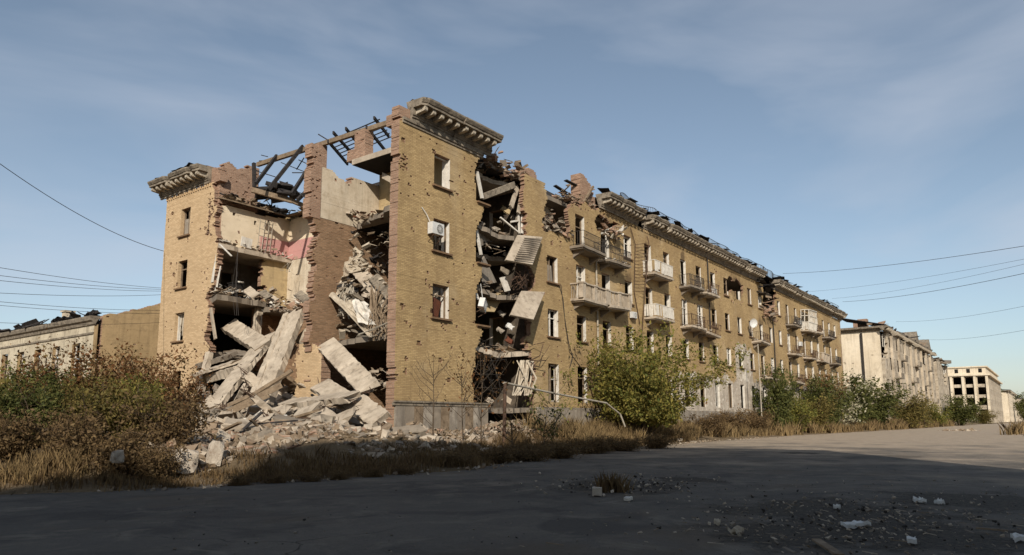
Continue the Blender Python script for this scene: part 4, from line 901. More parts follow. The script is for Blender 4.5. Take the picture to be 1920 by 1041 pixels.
scatter_blocks(40, fan3, .25, .7, 'small broken concrete lump on the slope before the tower', 'broken lumps on the slope before the tower', 3)
o = rub(1600, lambda g: (g.uniform(4.5,12), g.gauss(-1.0,1.2)), .06, .36, [MT['rubble'],MT['concrete'],MT['red'],MT['concrete2'],MT['wood']], 'rubble', 6); tag(o, 'loose rubble and splinters below the breach in the front', 'rubble')
# two white lumps by the road edge
def boulder(name, p, d, seed, label, mat='cornice'):
    g = random.Random(seed); bmx = bmesh.new(); bmesh.ops.create_icosphere(bmx, subdivisions=2, radius=1)
    for v in bmx.verts:
        k = 1+g.uniform(-.3,.22); v.co = Vector((max(-.72,min(.72,v.co.x*k)), max(-.7,min(.7,v.co.y*k)), max(-.68,min(.78,v.co.z*k))))
    for v in bmx.verts: v.co = Vector((v.co.x*d[0], v.co.y*d[1], v.co.z*d[2]))
    me = bpy.data.meshes.new(name); bmx.to_mesh(me); bmx.free(); me.materials.append(MT[mat]); o = bpy.data.objects.new(name, me); COL.objects.link(o); o.location = p; o.rotation_euler = (g.uniform(-.2,.2), g.uniform(-.2,.2), g.uniform(0,6)); tag(o, label, 'rubble'); return o
MT['whitestone'] = rough_mat('whitewashed_masonry', C3((202,190,172)), C3((164,150,132)), 3.5, C3((128,104,86)), .7, .9, .05)
p = gat(347,886); p.z = tz(p.x,p.y)+.2; boulder('masonry_lump', p, (.42,.4,.46), 1, 'left of two white masonry lumps in the weeds by the road', 'whitestone')
p = gat(401,874); p.z = tz(p.x,p.y)+.25; boulder('masonry_lump', p, (.28,.3,.48), 2, 'right, more upright of two white masonry lumps by the road', 'whitestone')
p = at(220,857,D=16.0); boulder('masonry_lump', (p.x,p.y,p.z), (.17,.17,.2), 3, 'small white lump caught among the brown weeds', 'whitestone')

# ---------------------------------------------------------------- debris hanging in the torn rooms
def crumple(name, P, nu, nv, amp, mat, label, cat, seed, group=None, parent=None):
    """a buckled sheet (ceiling felt, plaster board, cloth) between four corners, with thickness"""
    g = np.random.default_rng(seed); P = [np.array(Vector(p)) for p in P]
    U, V = np.meshgrid(np.linspace(0,1,nu), np.linspace(0,1,nv), indexing='ij')
    pt = ((1-U)*(1-V))[...,None]*P[0] + (U*(1-V))[...,None]*P[1] + (U*V)[...,None]*P[2] + ((1-U)*V)[...,None]*P[3]
    n = np.cross(P[1]-P[0], P[3]-P[0]); n = n/np.linalg.norm(n)
    h = (vnoise(U*5+seed, V*5, .9, seed)-.5)*2*amp + (vnoise(U*9, V*9+seed, .8, seed+1)-.5)*amp + g.normal(0, amp*.12, U.shape)
    pt = pt + h[...,None]*n + g.normal(0, amp*.15, pt.shape)
    v = np.concatenate([pt.reshape(-1,3), (pt-n*.05).reshape(-1,3)]); N = nu*nv; i = np.arange(N).reshape(nu,nv)
    f = np.stack([i[:-1,:-1], i[1:,:-1], i[1:,1:], i[:-1,1:]],-1).reshape(-1,4).tolist(); f2 = [tuple(N+k for k in q[::-1]) for q in f]
    rim = list(i[:,0])+list(i[-1,1:])+list(i[-2::-1,-1])+list(i[0,-2:0:-1]); fr_ = [(rim[k], rim[(k+1)%len(rim)], rim[(k+1)%len(rim)]+N, rim[k]+N) for k in range(len(rim))]
    base = Vector(pt.reshape(-1,3).mean(0)); base.z = pt[...,2].min()
    o = raw(name, v.astype(np.float32), [tuple(int(a) for a in q) for q in f+f2+fr_], MT[mat], None, parent, False, None if parent else base)
    if label: tag(o, label, cat, group)
    return o
# right bay: the collapsed ceiling hanging over the ground floor
crumple('ceiling_sheet', [A(612,552,X=1.0), A(648,520,X=1.9), A(712,600,X=1.2), A(692,632,X=.3)], 14, 8, .22, 'fabric', 'big pale buckled ceiling sheet hanging aslant in the narrow torn bay', 'debris', 1)
crumple('ceiling_sheet', [A(622,478,X=2.2), A(668,462,X=2.6), A(692,500,X=2.2), A(640,520,X=1.7)], 10, 8, .25, 'fabric', 'crumpled pale sheet above the hanging ceiling in the narrow bay', 'debris', 2)
crumple('ceiling_sheet', [A(630,545,X=1.5), A(652,520,X=1.8), A(672,540,X=1.5), A(640,566,X=1.1)], 8, 6, .15, 'tar', 'black felt flap folded under the crumpled sheet', 'debris', 3)
plate('concrete_slab_piece', A(672,508,X=2.2), A(732,574,X=.9), .75, .12, (-.7,-.3,.6), label='pale slab strip lying across the debris in the narrow bay', seed=31)
plate('concrete_slab_piece', A(700,520,X=1.8), A(734,556,X=.8), .6, .15, (-.7,-.3,.6), 'cornice', label='short white slab strip by the tower wall in the narrow bay', seed=32)
crumple('cloth', [A(662,560,X=.9), A(690,570,X=.8), A(708,612,X=.5), A(672,606,X=.4)], 8, 8, .18, 'white', 'white cloth bundle draped over the hanging ceiling', 'cloth', 5)
def strands(name, n, fn, r, mat, label, cat, seed):
    g = random.Random(seed); mb = MB(); c = Vector()
    for i in range(n):
        a, b = fn(g); a = Vector(a); b = Vector(b); m = a.lerp(b,.5)+Vector((g.gauss(0,.15),g.gauss(0,.15),g.gauss(0,.15)-.1)); mb.tube([a, a.lerp(m,.6), m, m.lerp(b,.6), b], r*g.uniform(.6,1.6), 4); c = a
    o = mb.build(name, MT[mat], None, base=c); tag(o, label, cat); return o
strands('reed_lath', 60, lambda g: (A(g.uniform(695,732), g.uniform(535,585), X=g.uniform(.5,1.2)), A(g.uniform(690,730), g.uniform(605,640), X=g.uniform(.2,.7))), .025, 'wood', 'tangle of split laths hanging beside the tower wall', 'debris', 1)
strands('reed_lath', 26, lambda g: (A(g.uniform(640,665), g.uniform(530,545), X=1.4), A(g.uniform(635,655), g.uniform(570,600), X=.9)), .025, 'pale_iron', 'bunch of pale laths hanging under the black felt', 'debris', 2)
strands('reed_lath', 14, lambda g: (A(g.uniform(628,640), g.uniform(465,480), X=2.0), A(g.uniform(626,650), g.uniform(505,520), X=1.8)), .025, 'wood', 'few split laths standing on the left of the crumpled sheet', 'debris', 3)
strands('conduit', 3, lambda g: (A(735,602,X=.1), A(672,628+g.uniform(-3,3),X=-.1)), .02, 'pale_iron', 'thin bent conduit arching out above the dark opening', 'pipe', 4)
def floor_junk(n, fn, s0, s1, mats, label, seed):
    o = debris_mesh(random.Random(seed), n, fn, s0, s1, .7, [MT[m] for m in mats], 'debris_heap', None); tag(o, label, 'debris'); return o
floor_junk(70, lambda g: A(g.uniform(655,733), g.uniform(430,510), X=g.uniform(1.8,3.2)), .2, .6, ['concrete','fabric','wood','char'], 'jumble of broken boards in the shaded third-floor room of the narrow bay', 1)
floor_junk(60, lambda g: A(g.uniform(650,735), g.uniform(396,410), X=g.uniform(1.6,2.6)), .15, .5, ['redwood','wood','concrete','red'], 'reddish splintered flooring on the edge of the top floor, narrow bay', 2)
floor_junk(80, lambda g: A(g.uniform(640,728), g.uniform(520,630), X=g.uniform(.8,1.8)), .2, .7, ['fabric','concrete','cornice','wood'], 'packed debris inside the hanging ceiling', 3)
floor_junk(60, lambda g: (g.uniform(0,5), g.uniform(15.15,15.7), 12.2+g.uniform(0,.35)), .12, .45, ['concrete','wood','white','rubble'], 'debris strewn along the ledge under the cream wall', 4)
floor_junk(120, lambda g: (g.uniform(-.2,5), g.uniform(14.7,16.6), 8.95+abs(g.gauss(0,.4))), .15, .6, ['concrete','wood','white','rubble','red','char'], 'debris heaped on the second ledge of the left wing', 5)
floor_junk(90, lambda g: (g.uniform(3.0,5.2), g.uniform(13,15.6), 8.4+abs(g.gauss(0,.4))), .15, .5, ['concrete','red','white','rubble','red'], 'broken bricks heaped in the inner corner of the left wing', 6)
floor_junk(110, lambda g: (g.uniform(.5,3.6), g.uniform(14.6,18), 4.2+abs(g.gauss(0,.7))), .2, .7, ['concrete','concrete2','wood','rubble','char'], 'shaded debris filling the lower dark room of the left wing', 7)
floor_junk(50, lambda g: A(g.uniform(655,725), g.uniform(690,735), X=g.uniform(-.3,1.5)), .2, .6, ['concrete','rubble','wood'], 'debris spilling from the dark ground-floor opening', 8)
# things in the left wing rooms
q = MB()
for x in (0,.32,.64,.96): q.beam((x,0,0),(x+.1*math.sin(x*3),.05,2.1), .035,.035)
for z in (.15,.55,1.0,1.45,1.9): q.beam((-.02,.0,z),(1.0,.06,z+.05), .03,.03)
o = q.build('iron_grille', MT['pale_iron'], None); o.location = at(482,470,Y=15.3); o.rotation_euler = (.06,.05,.1); tag(o, 'bent iron window grille standing against the cream wall', 'grille')
q = MB(); q.beam((0,0,0),(.05,-.02,.62),.75,.06,(0,1,0)); o = q.build('board', MT['white'], None); o.location = at(461,464,Y=15.3); tag(o, 'small white board leaning at the cream wall beside the grille', 'board')
plank('door_leaf', A(404,478,X=.1), A(397,530,X=.0), .5, .07, (-1,.3,0), 'white', 'white door leaf hanging on the left wing edge, upper of two', 'door', 'loose doors')
plank('door_leaf', A(412,500,X=.3), A(404,548,X=.1), .36, .06, (-1,.3,0), 'white', 'white narrow board below the hanging door leaf', 'board', 'loose doors')
plank('timber_strip', A(395,578,X=-.1), A(404,636,X=.0), .25, .1, (-1,.2,0), 'concrete', 'pale strip standing at the jagged edge of the left wing', 'board', None)
plank('steel_angle', A(412,458,X=-.2), A(434,480,X=-.6), .08, .05, (0,0,1), 'white', 'white bar sticking out below the top ledge', 'bar', None)
for i, (x, y, s) in enumerate(((470,548,.9),(497,552,.8),(512,560,.6),(566,556,.9),(588,566,.5),(455,552,.6))):
    plate('concrete_slab_piece', A(x-8*s,y-6*s,X=1+i*.5), A(x+10*s,y+8*s,X=.8+i*.5), .6*s, .12, (-.6,-.3,.6), 'cornice' if i % 2 else 'concrete', label='pale broken panel in the debris on the second ledge, %s' % ['left wing','beside a smaller one','under the yellow wall','by the brick partition','closest to the brick partition','beside the dark stove'][i], seed=40+i)
q = MB(); q.bb(-.35,.35,-.3,.3,0,1.1); q.bb(-.4,.4,-.35,.35,1.1,1.16); q.tube([(0,0,1.16),(.05,0,1.9)],.06,6); o = q.build('stove', MT['dark'], None); o.location = at(441,566,Y=15.6); tag(o, 'burnt black stove on the second ledge', 'stove')
strands('dangling_cable', 3, lambda g: (A(446,470,X=.2), A(444+g.uniform(-4,4),592,X=-.6)), .012, 'iron', 'thin dark cable dangling from the top ledge', 'cable', 9)
strands('bent_rod', 4, lambda g: (A(g.uniform(536,552),490,X=4.0), A(g.uniform(520,560),g.uniform(505,515),X=3.4)), .015, 'pale_iron', 'bent rods sticking out under the top ledge near the corner', 'rod', 10)

# ---------------------------------------------------------------- the breach in the front
F = lambda x, y, Yp: at(x, y, Y=Yp)
def bpanel(name, corners, t, mat, label, cat, group=None, lines=0):
    c = [Vector(p) for p in corners]; n = (c[1]-c[0]).cross(c[3]-c[0]).normalized(); base = sum(c, Vector())/4; base.z = min(p.z for p in c)
    q = MB(); q.prism(c, n*t); o = q.build(name, MT[mat], None, base=base)
    bmx = bmesh.new(); bmx.from_mesh(o.data); bmesh.ops.recalc_face_normals(bmx, faces=bmx.faces); bmesh.ops.bevel(bmx, geom=bmx.edges[:], offset=.02, segments=1, affect='EDGES'); bmx.to_mesh(o.data); bmx.free()
    return tag(o, label, cat, group)
o = bpanel('hanging_slab', [F(948,487,-.5), F(971,440,-.1), F(1018,444,-.35), F(999,496,-1.1)], .16, 'concrete', 'ribbed stair slab hanging from the breach edge', 'slab')
for i in range(12):
    t = (i+1)/13; a = Vector(F(984,444,-.2)).lerp(Vector(F(962,492,-.7)), t); b = Vector(F(1016,446,-.4)).lerp(Vector(F(998,494,-1.15)), t)
    q = MB(); q.beam(a+Vector((-.03,-.06,.02)), b+Vector((-.03,-.06,.02)), .05, .05); r_ = q.build('rib', MT['concrete2'], o)
bpanel('hanging_slab', [F(957,590,-.9), F(978,545,-.3), F(1022,547,-.5), F(1001,599,-1.3)], .16, 'concrete', 'plain square slab hanging from the breach edge at second-floor level', 'slab')
bpanel('plasterboard_sheet', [F(893,432,.6), F(905,415,.8), F(920,452,1.0), F(903,462,.7)], .1, 'grey_plaster', 'grey panel leaning inside the left edge of the breach, top floor', 'panel')
bpanel('plasterboard_sheet', [F(898,502,.4), F(908,480,.7), F(932,530,.9), F(906,535,.4)], .1, 'grey_plaster', 'grey panel leaning inside the left edge of the breach, third floor', 'panel')
bpanel('plasterboard_sheet', [F(926,586,.9), F(946,549,1.1), F(912,553,1.3), F(906,585,1.0)], .08, 'yellow_plaster', 'brown cloth-like panel hanging below the third floor in the breach', 'panel')
for i, (a, b, w_, m, lb) in enumerate((((894,322),(904,372),.22,'white','white curtain board hanging at the tower edge, highest of three'),((893,430),(902,478),.2,'white','white curtain board hanging at the tower edge, middle of three'),((889,540),(896,562),.2,'white','white board hanging above the lower outdoor unit'),
        ((970,352),(958,388),.28,'concrete','tilted pale column piece under the breach roof'),((980,355),(972,400),.26,'concrete','upright pale column piece beside the tilted one'),((972,395),(974,438),.14,'white','white door post in the top room of the breach, left of two'),((979,390),(979,438),.14,'white','white door post in the top room of the breach, right of two'),
        ((938,408),(972,436),.1,'white','white bar lying diagonally in the top room of the breach'),((958,416),(972,414),.1,'white','short white crossbar joining the door posts'),((990,412),(992,438),.08,'pale_iron','thin pale rod above the ribbed slab'),
        ((942,520),(952,546),.5,'white','white cupboard door on the third floor of the breach'))):
    plank('board', F(*a, .3+.1*(i % 4)), F(*b, .2+.1*(i % 3)), w_, .1 if w_ > .2 else .08, (0,-1,.2), m, lb, 'board', None)
bpanel('broken_ceiling', [F(908,362,.6), F(965,340,.2), F(968,352,.2), F(910,374,.6)], .2, 'cornice', 'grey broken roof edge over the breach', 'panel')
for i, (x, y, s, m, lb) in enumerate(((930,430,.6,'grey_plaster','grey armchair-like lump in the top room of the breach'),(948,395,.8,'yellow_plaster','ochre leaning plaster piece high in the breach'),(965,410,.7,'grey_plaster','grey plaster piece behind the door posts'),
        (945,508,.8,'cornice','white broken panel on the third-floor debris of the breach'),(950,478,.6,'white','white strip on the ledge in the middle of the breach'),(955,612,.7,'plastic','pale bulky box on the second floor of the breach'),(938,620,.6,'grey_plaster','grey board beside the pale bulky box'),
        (940,588,.6,'grey_plaster','grey square board under the hanging cloth panel'),(935,650,.6,'cornice','pale heap piece on the lowest breach floor'),(955,640,.7,'redwood','brown cabinet on the lowest breach floor'),(950,750,.8,'concrete','pale slab piece at the foot of the breach'),(918,752,.6,'concrete','small pale slab at the left foot of the breach'))):
    plate('debris_piece', F(x-8*s,y-6*s,1.3), F(x+9*s,y+5*s,1.0), .5*s, .1, (-.3,-.8,.4), m, label=lb, cat='debris', seed=70+i)
for (fz, sd, n) in ((12.35,1,50),(11.3,2,40),(8.9,3,80),(5.55,4,70),(15.8,5,60)):
    floor_junk(n, lambda g, fz=fz: (g.uniform(6,11), g.uniform(.3,3.0), fz+abs(g.gauss(0,.25))-.1), .15, .65, ['concrete','wood','concrete2','rubble','grey_plaster','char','dark'], 'broken boards and bricks on the %s of the front breach' % {12.35:'top floor',11.3:'sagging ledge',8.9:'third floor',5.55:'second floor',15.8:'roof edge'}[fz], 90+sd)
strands('bent_rebar', 34, lambda g: (F(g.uniform(962,996), g.uniform(495,520), g.uniform(-.5,.2)), F(g.uniform(958,1000), g.uniform(520,545), g.uniform(-.6,.2))), .02, 'rust', 'rusty rebar tangle under the ribbed slab', 'rebar', 21)
strands('wire_tangle', 22, lambda g: (F(g.uniform(890,930), g.uniform(660,740), g.uniform(-.5,.6)), F(g.uniform(890,950), g.uniform(660,745), g.uniform(-.6,.4))), .014, 'iron', 'dark wire tangle low in the breach', 'wire', 22)
strands('torn_wire', 5, lambda g: (F(g.uniform(986,1000), g.uniform(640,690), -.2), F(g.uniform(1010,1034), g.uniform(640,720), -.6)), .02, 'rust', 'rusty bent wires sticking out right of the breach', 'wire', 23)
strands('white_curtain', 16, lambda g: (F(g.uniform(962,1000), 676, -.1), F(g.uniform(958,1002), 742, -.3)), .05, 'fabric', 'torn pale curtain strips hanging at ground level of the breach', 'curtain', 24)
plank('roof_timber', F(938,345,1.2), F(988,310,.6), .25, .14, (0,0,1), 'wood', 'loose timber sticking up over the breach roof', 'beam', None)
# rubble along the broken top right of the breach and in the missing window
floor_junk(110, lambda g: (g.uniform(6.3,11.4), g.uniform(.1,1.4), 16.0+abs(g.gauss(0,.35))), .2, .8, ['rubble','wood','concrete2','red'], 'splintered roof heap on top of the breach', 101)
floor_junk(90, lambda g: (g.uniform(12.4,15.7), g.uniform(-.15,.8), 13.2+abs(g.gauss(0,.6))), .2, .65, ['rubble','red','concrete2','cornice'], 'brick heap in the destroyed top-floor window beside the breach', 102)
floor_junk(120, lambda g: (g.uniform(15.0,19.6), g.uniform(0,.9), 15.9+abs(g.gauss(0,.4))), .2, .6, ['rubble','red','wood','cornice'], 'brick heap on the wall top below the chimney', 103)
floor_junk(60, lambda g: (g.uniform(19.2,21.6), g.uniform(-1.0,.2), 14.4+abs(g.gauss(0,.45))), .15, .7, ['wood','red','white','pale_iron'], 'splintered boards above the slatted top-floor balcony', 104)
floor_junk(70, lambda g: (g.uniform(54.5,59), g.uniform(-.6,.5), 12.4+abs(g.gauss(0,1.4))), .25, 1.0, ['rubble','red','roof','concrete2'], 'broken masonry in the second roof breach', 105)
floor_junk(30, lambda g: (g.uniform(44,48.3), g.uniform(-.1,.5), 13.0+abs(g.gauss(0,.25))), .2, .6, ['red','rubble'], 'loose bricks in the shell hole of the top floor', 106)
plank('roof_timber', F(1070,420,.2), F(1112,350,.6), .16, .14, (0,0,1), 'wood', 'loose timber leaning towards the chimney', 'beam', None)
bpanel('fallen_roof_sheet', [F(1016,352,1.2), F(1062,376,1.0), F(1060,384,.6), F(1016,362,.9)], .12, 'roof', 'dark roof panel lying over the broken corner room', 'panel')
course_wall('room_wall', [MT['cream'], MT['red'], MT['grey_plaster'], MT['grey_plaster']], house, 'Y', 1.6, 11.6, 15.6, 12.5, 15.9, .3, 1, (), (), seed=81, ch=.1, pocks=14)
for i, (x0_, x1_, yy) in enumerate(((1040,1062,362),(1050,1080,374),(1060,1088,352))):
    plank('roof_board', F(x0_,yy-14,1.5), F(x1_,yy,1.2), .3, .06, (0,0,1), 'char', ['charred roof board above the broken corner room, left of three','charred roof board above the broken corner room, middle of three','charred roof board above the broken corner room, right of three'][i], 'plank', None)

# ---------------------------------------------------------------- fixtures on the front
def ac_unit(loc, rz, label, s=1.0, tilt=0):
    t = empty('air_conditioner', loc); tag(t, label, 'air conditioner'); t.rotation_euler = (tilt*.4, tilt, rz); t.scale = (s,s,s)
    def add(mb, nm, mt, par=t):
        o = raw(nm, np.array(mb.v, dtype=np.float32), mb.f, MT[mt], None, None, False, Vector((0,0,0))); o.parent = par; return o
    q = MB(); q.bb(-.4,.4,-.36,-.04,0,.56); body = add(q, 'casing', 'plastic')
    q = MB(); R = [( .1+.22*math.cos(a), -.365, .28+.22*math.sin(a)) for a in np.linspace(0,6.283,17)[:-1]]; q.prism(R, (0,.004,0)); add(q, 'fan_opening', 'dark')
    q = MB()
    for k in range(6): a = k*math.pi/6; q.beam((.1-.22*math.cos(a),-.375,.28-.22*math.sin(a)),(.1+.22*math.cos(a),-.375,.28+.22*math.sin(a)),.012,.012)
    for r_ in (.08,.15,.22): q.tube([(.1+r_*math.cos(a),-.375,.28+r_*math.sin(a)) for a in np.linspace(0,6.283,15)], .007, 4)
    add(q, 'fan_guard', 'plastic')
    for x in (-.3,.3): q = MB(); q.beam((x,0,-.04),(x,-.4,-.04),.04,.04); q.beam((x,0,-.35),(x,-.35,-.05),.03,.03); add(q, 'bracket', 'rust')
    q = MB(); q.tube([(-.38,-.2,.5),(-.55,-.1,.9),(-.8,-.02,1.2)],.02,5); add(q, 'hose', 'plastic'); return t
ac_unit(at(809,441,Y=-.02)+Vector((.1,0,0)), 0, 'white outdoor air conditioner beside the tower middle window', 1.05)
ac_unit(at(897,580,Y=-.05), .5, 'tilted air conditioner hanging at the broken tower edge', .95, .35)
ac_unit(at(1335,540,Y=-.05)+Vector((0,0,-.6)), 0, 'air conditioner high on the front near the second pair of balconies', .9)
ac_unit(at(1497,600,Y=-.05)+Vector((0,0,-.6)), 0, 'air conditioner beside the glazed balcony', .9)
ac_unit(at(1498,640,Y=-.05)+Vector((0,0,-.6)), 0, 'air conditioner one floor below the glazed balcony', .9)
ac_unit(at(1184,587,Y=-.05)+Vector((0,0,-.4)), 0, 'air conditioner below the second-floor window right of the stone balconies', .8)
d = empty('satellite_dish', at(1413,606,Y=-.7)); tag(d, 'white satellite dish on the far front', 'satellite dish')
q = MB(); n = 16; c0 = (0,.16,0)
ringp = [[(rr*math.cos(a), .16-.16*(rr/.47)**2-.0, rr*math.sin(a)) for a in np.linspace(0,6.283,n+1)[:-1]] for rr in (.15,.32,.47)]
for i in range(n):
    j = (i+1) % n; q.f.append((len(q.v), len(q.v)+1, len(q.v)+2)); q.m.append(0); q.v += [c0, ringp[0][i], ringp[0][j]]
    for k in (0,1): q.quad(ringp[k][i], ringp[k+1][i], ringp[k+1][j], ringp[k][j])
o = raw('reflector', np.array(q.v,dtype=np.float32), q.f, MT['plastic'], None, None, True, Vector((0,0,0))); o.parent = d
q = MB(); q.tube([(0,.16,0),(0,.4,-.1),(0,.7,-.1)],.03,6); q.tube([(0,.0,-.75),(0,-.5,-.1)],.015,5); o = raw('arm', np.array(q.v,dtype=np.float32), q.f, MT['iron'], None, None, False, Vector((0,0,0))); o.parent = d; d.rotation_euler = (.15,0,-.6)
# wardrobe wreck in the tower window
q = MB(); q.bb(-.35,.35,-.2,.2,0,.95); q.bb(-.3,-.02,-.215,-.2,.1,.85); q.bb(.02,.3,-.215,-.2,.1,.85); o = q.build('cabinet', MT['redwood'], None); o.location = (3.05,.62,6.7); o.rotation_euler = (.1,.2,.2); tag(o, 'tilted red-brown cabinet in the lowest tower window', 'cabinet')
q = MB(); 
for k in range(4): q.chunk((k*.12,0,.1*k), (.45,.4,.3), random.Random(k), jit=.25)
o = q.build('bedding', MT['fabric'], None); o.location = (2.95,.65,7.7); tag(o, 'pale bundle on top of the cabinet in the tower window', 'bundle')
# surface cables on the front
for i, pts in enumerate(([(1048,534),(1056,560),(1060,610),(1068,660),(1090,690)],[(1052,534),(1058,590),(1066,640),(1074,672),(1068,690),(1074,664)])):
    q = MB(); q.tube([at(x,y,Y=-.04) for x, y in pts], .018, 5); o = q.build('wall_cable', MT['iron']); tag(o, ['dark cable hanging down the wall right of the breach windows','looped cable hanging by the same window'][i], 'cable')

# ---------------------------------------------------------------- plants
MT['leaf_green'] = leaf_mat('green_leaves', [C3((74,84,38)), C3((110,110,52)), C3((140,128,62)), C3((92,96,46))])
MT['leaf_yellow'] = leaf_mat('yellowing_leaves', [C3((104,98,48)), C3((142,128,64)), C3((120,108,54)), C3((92,92,46))])
MT['leaf_olive'] = leaf_mat('olive_leaves', [C3((90,84,44)), C3((126,112,60)), C3((108,92,52)), C3((82,80,42))])
MT['leaf_russet'] = leaf_mat('russet_leaves', [C3((104,74,46)), C3((128,88,54)), C3((86,66,42)), C3((116,96,56))])
MT['leaf_dark'] = leaf_mat('dark_green_leaves', [C3((60,66,34)), C3((80,84,42)), C3((104,102,54)), C3((70,76,38))])
MT['leaf_brown'] = leaf_mat('withered_leaves', [C3((96,76,52)), C3((118,96,64)), C3((78,62,44)), C3((134,112,76))])
MT['straw'] = leaf_mat('dry_straw', [C3((138,116,80)), C3((156,132,92)), C3((108,88,62)), C3((98,84,56))], .3)
MT['blossom'] = leaf_mat('pale_seed_heads', [C3((176,168,140)), C3((150,146,116)), C3((190,182,156))], .3)
def mesh_np(name, v, f, mats, mi=None):
    me = bpy.data.meshes.new(name); me.vertices.add(len(v)); me.vertices.foreach_set('co', v.astype(np.float32).ravel()); k = f.shape[1]
    me.loops.add(f.size); me.loops.foreach_set('vertex_index', f.ravel().astype(np.int32)); me.polygons.add(len(f)); me.polygons.foreach_set('loop_start', np.arange(0, f.size, k, dtype=np.int32))
    for m in mats: me.materials.append(m)
    if mi is not None: me.polygons.foreach_set('material_index', mi.astype(np.int32))
    me.update(calc_edges=True); return me
def leaves(name, C_, size, g, mat, flat=.0, aspect=.5):
    n = len(C_); a = g.normal(0,1,(n,3)); a[:,2] -= .2; a /= np.linalg.norm(a,axis=1)[:,None]
    b = g.normal(0,1,(n,3)); b -= (b*a).sum(1)[:,None]*a; b /= np.linalg.norm(b,axis=1)[:,None]; c = np.cross(a,b)
    s = size*(.4+1.5*g.random(n)**1.6)[:,None]
    v = np.stack([C_-a*s*.5, C_+b*s*aspect*.5+c*s*.08, C_+a*s*.5, C_-b*s*aspect*.5+c*s*.08], 1).reshape(-1,3)
    return mesh_np(name, v, np.arange(4*n).reshape(n,4), [mat])
def crown_points(g, n, rx, ry, rz, zc, clumps, spread, top=1.0, hollow=.35):
    """leaf clumps strung along arching shoots, so the outline is made of sprays and gaps"""
    K = max(8, clumps//6); c = []; w_ = []; H = zc+rz
    for i in range(K):
        a = g.uniform(0, 6.283); sp_ = g.uniform(.15, 1)**.7; L = H*g.uniform(.62, 1.08)*(1-.25*sp_)
        b = np.array([g.normal(0,.12)*rx, g.normal(0,.12)*ry, 0]); e = np.array([math.cos(a)*rx*sp_, math.sin(a)*ry*sp_, L])
        for t in np.linspace(.22, 1, 7):
            p = b + (e-b)*np.array([t**1.25, t**1.25, t**.85]) + g.normal(0,.10,3)*np.array([rx,ry,rz*.6]); c.append(p); w_.append((1.25-t)*g.uniform(.4,1.5))
    c = np.array(c); w_ = np.array(w_); w_ /= w_.sum(); k = g.choice(len(c), n, p=w_); sd = spread*g.uniform(.5,1.4,len(c))
    p = c[k] + g.normal(0,1,(n,3))*sd[k][:,None]*np.array([1,1,.85])
    return p[p[:,2] > .03], c
def plant_mesh(kind, mat, seed, rx, ry, h, n, leaf, clumps, stems=9, base=.12, spread=.22, zc=None, rz=None):
    g = np.random.default_rng(seed); zc = zc or h*.55; rz = rz or h*.48
    P, c = crown_points(g, n, rx, ry, rz, zc, clumps, spread)
    lm = leaves('foliage', P, leaf, g, MT[mat]); q = MB(); R = random.Random(seed)
    for i in range(stems):
        e = Vector(c[i % len(c)]); b = Vector((R.gauss(0,base*1.5), R.gauss(0,base*1.5), -.15)); m = b.lerp(e,.5)+Vector((R.gauss(0,.1),R.gauss(0,.1),h*.12))
        q.tube([b, b.lerp(m,.55), m, m.lerp(e,.6), e], .028*h/2.5, 5, 0, .006)
        for _ in range(3):
            s = m.lerp(e, R.random()); t = Vector(c[R.randrange(len(c))]); q.tube([s, s.lerp(t,.3)+Vector((0,0,.08)), s.lerp(t,.55)], .01, 4, 0, .003)
    return lm, meshof(q, 'stems', MT['bark'])
PK = {
 'green': plant_mesh('b','leaf_green',1,1.7,1.5,3.0,9000,.11,70,14),
 'olive': plant_mesh('b','leaf_olive',2,1.6,1.5,2.6,9000,.10,70,14),
 'russet': plant_mesh('b','leaf_russet',3,1.7,1.6,3.4,8000,.10,70,16),
 'dark': plant_mesh('b','leaf_dark',4,2.2,2.0,3.8,12000,.14,90,16),
 'brown': plant_mesh('b','leaf_brown',5,1.3,1.2,1.5,6500,.075,55,14,spread=.2),
 'blossom': plant_mesh('b','blossom',6,1.6,1.5,3.4,3500,.11,40,12),
}
def plant(name, kind, x, y, s, label, cat, group=None, rz=0, sz=None, z=None):
    t = empty(name, (x, y, (tz(x,y) if z is None else z)-.03)); tag(t, label, cat, group); t.rotation_euler = (0,0,rz); t.scale = (s,s,sz or s)
    lm, st = PK[kind]
    for nm, me in (('foliage', lm), ('stems', st)): o = bpy.data.objects.new(nm, me); COL.objects.link(o); o.parent = t
    return t
def pd(px, D): p = at(px, 790, D=D); return p.x, p.y
LB = [('bush','green',30,23,.85,'green bush at the left border of the picture, below the low house'),('bush','green',105,25,.8,'green bush with pale tips beside the leftmost bush'),
      ('bush','dark',70,19.5,.55,'dark green bush in front of the two green bushes'),('bush','olive',165,20,.85,'yellowish olive bush in the middle of the left thicket'),('bush','russet',200,27,1.05,'tall russet bush against the low house, left half'),
      ('bush','russet',285,28,1.12,'tall russet bush touching the left wing of the ruin'),('bush','brown',140,18,.95,'low withered brown bush at the front of the left thicket'),('bush','olive',262,20.5,.8,'olive bush right of the middle of the left thicket'),
      ('bush','brown',20,17.6,.9,'low withered bush nearest the left border'),('bush','brown',232,17.5,.9,'low withered bush beside the small white lump'),('bush','brown',318,20.5,1.15,'withered bush at the right end of the left thicket'),('bush','green',255,22.5,.7,'small green bush between the russet ones and the road'),
      ('bush','russet',120,22.0,.95,'dark russet bush in the centre of the left thicket'),('bush','brown',300,17.6,.7,'low withered bush just left of the white lumps'),('bush','russet',325,25,.75,'russet bush leaning on the left foot of the rubble heap'),('bush','olive',0,20.5,.9,'olive bush cut by the left border')]
for i, (nm, k, px, D, s, lb) in enumerate(LB):
    x, y = pd(px, D); plant(nm, k, x, y, s, lb, 'bush', 'thicket left of the ruin', rz=i*1.7)
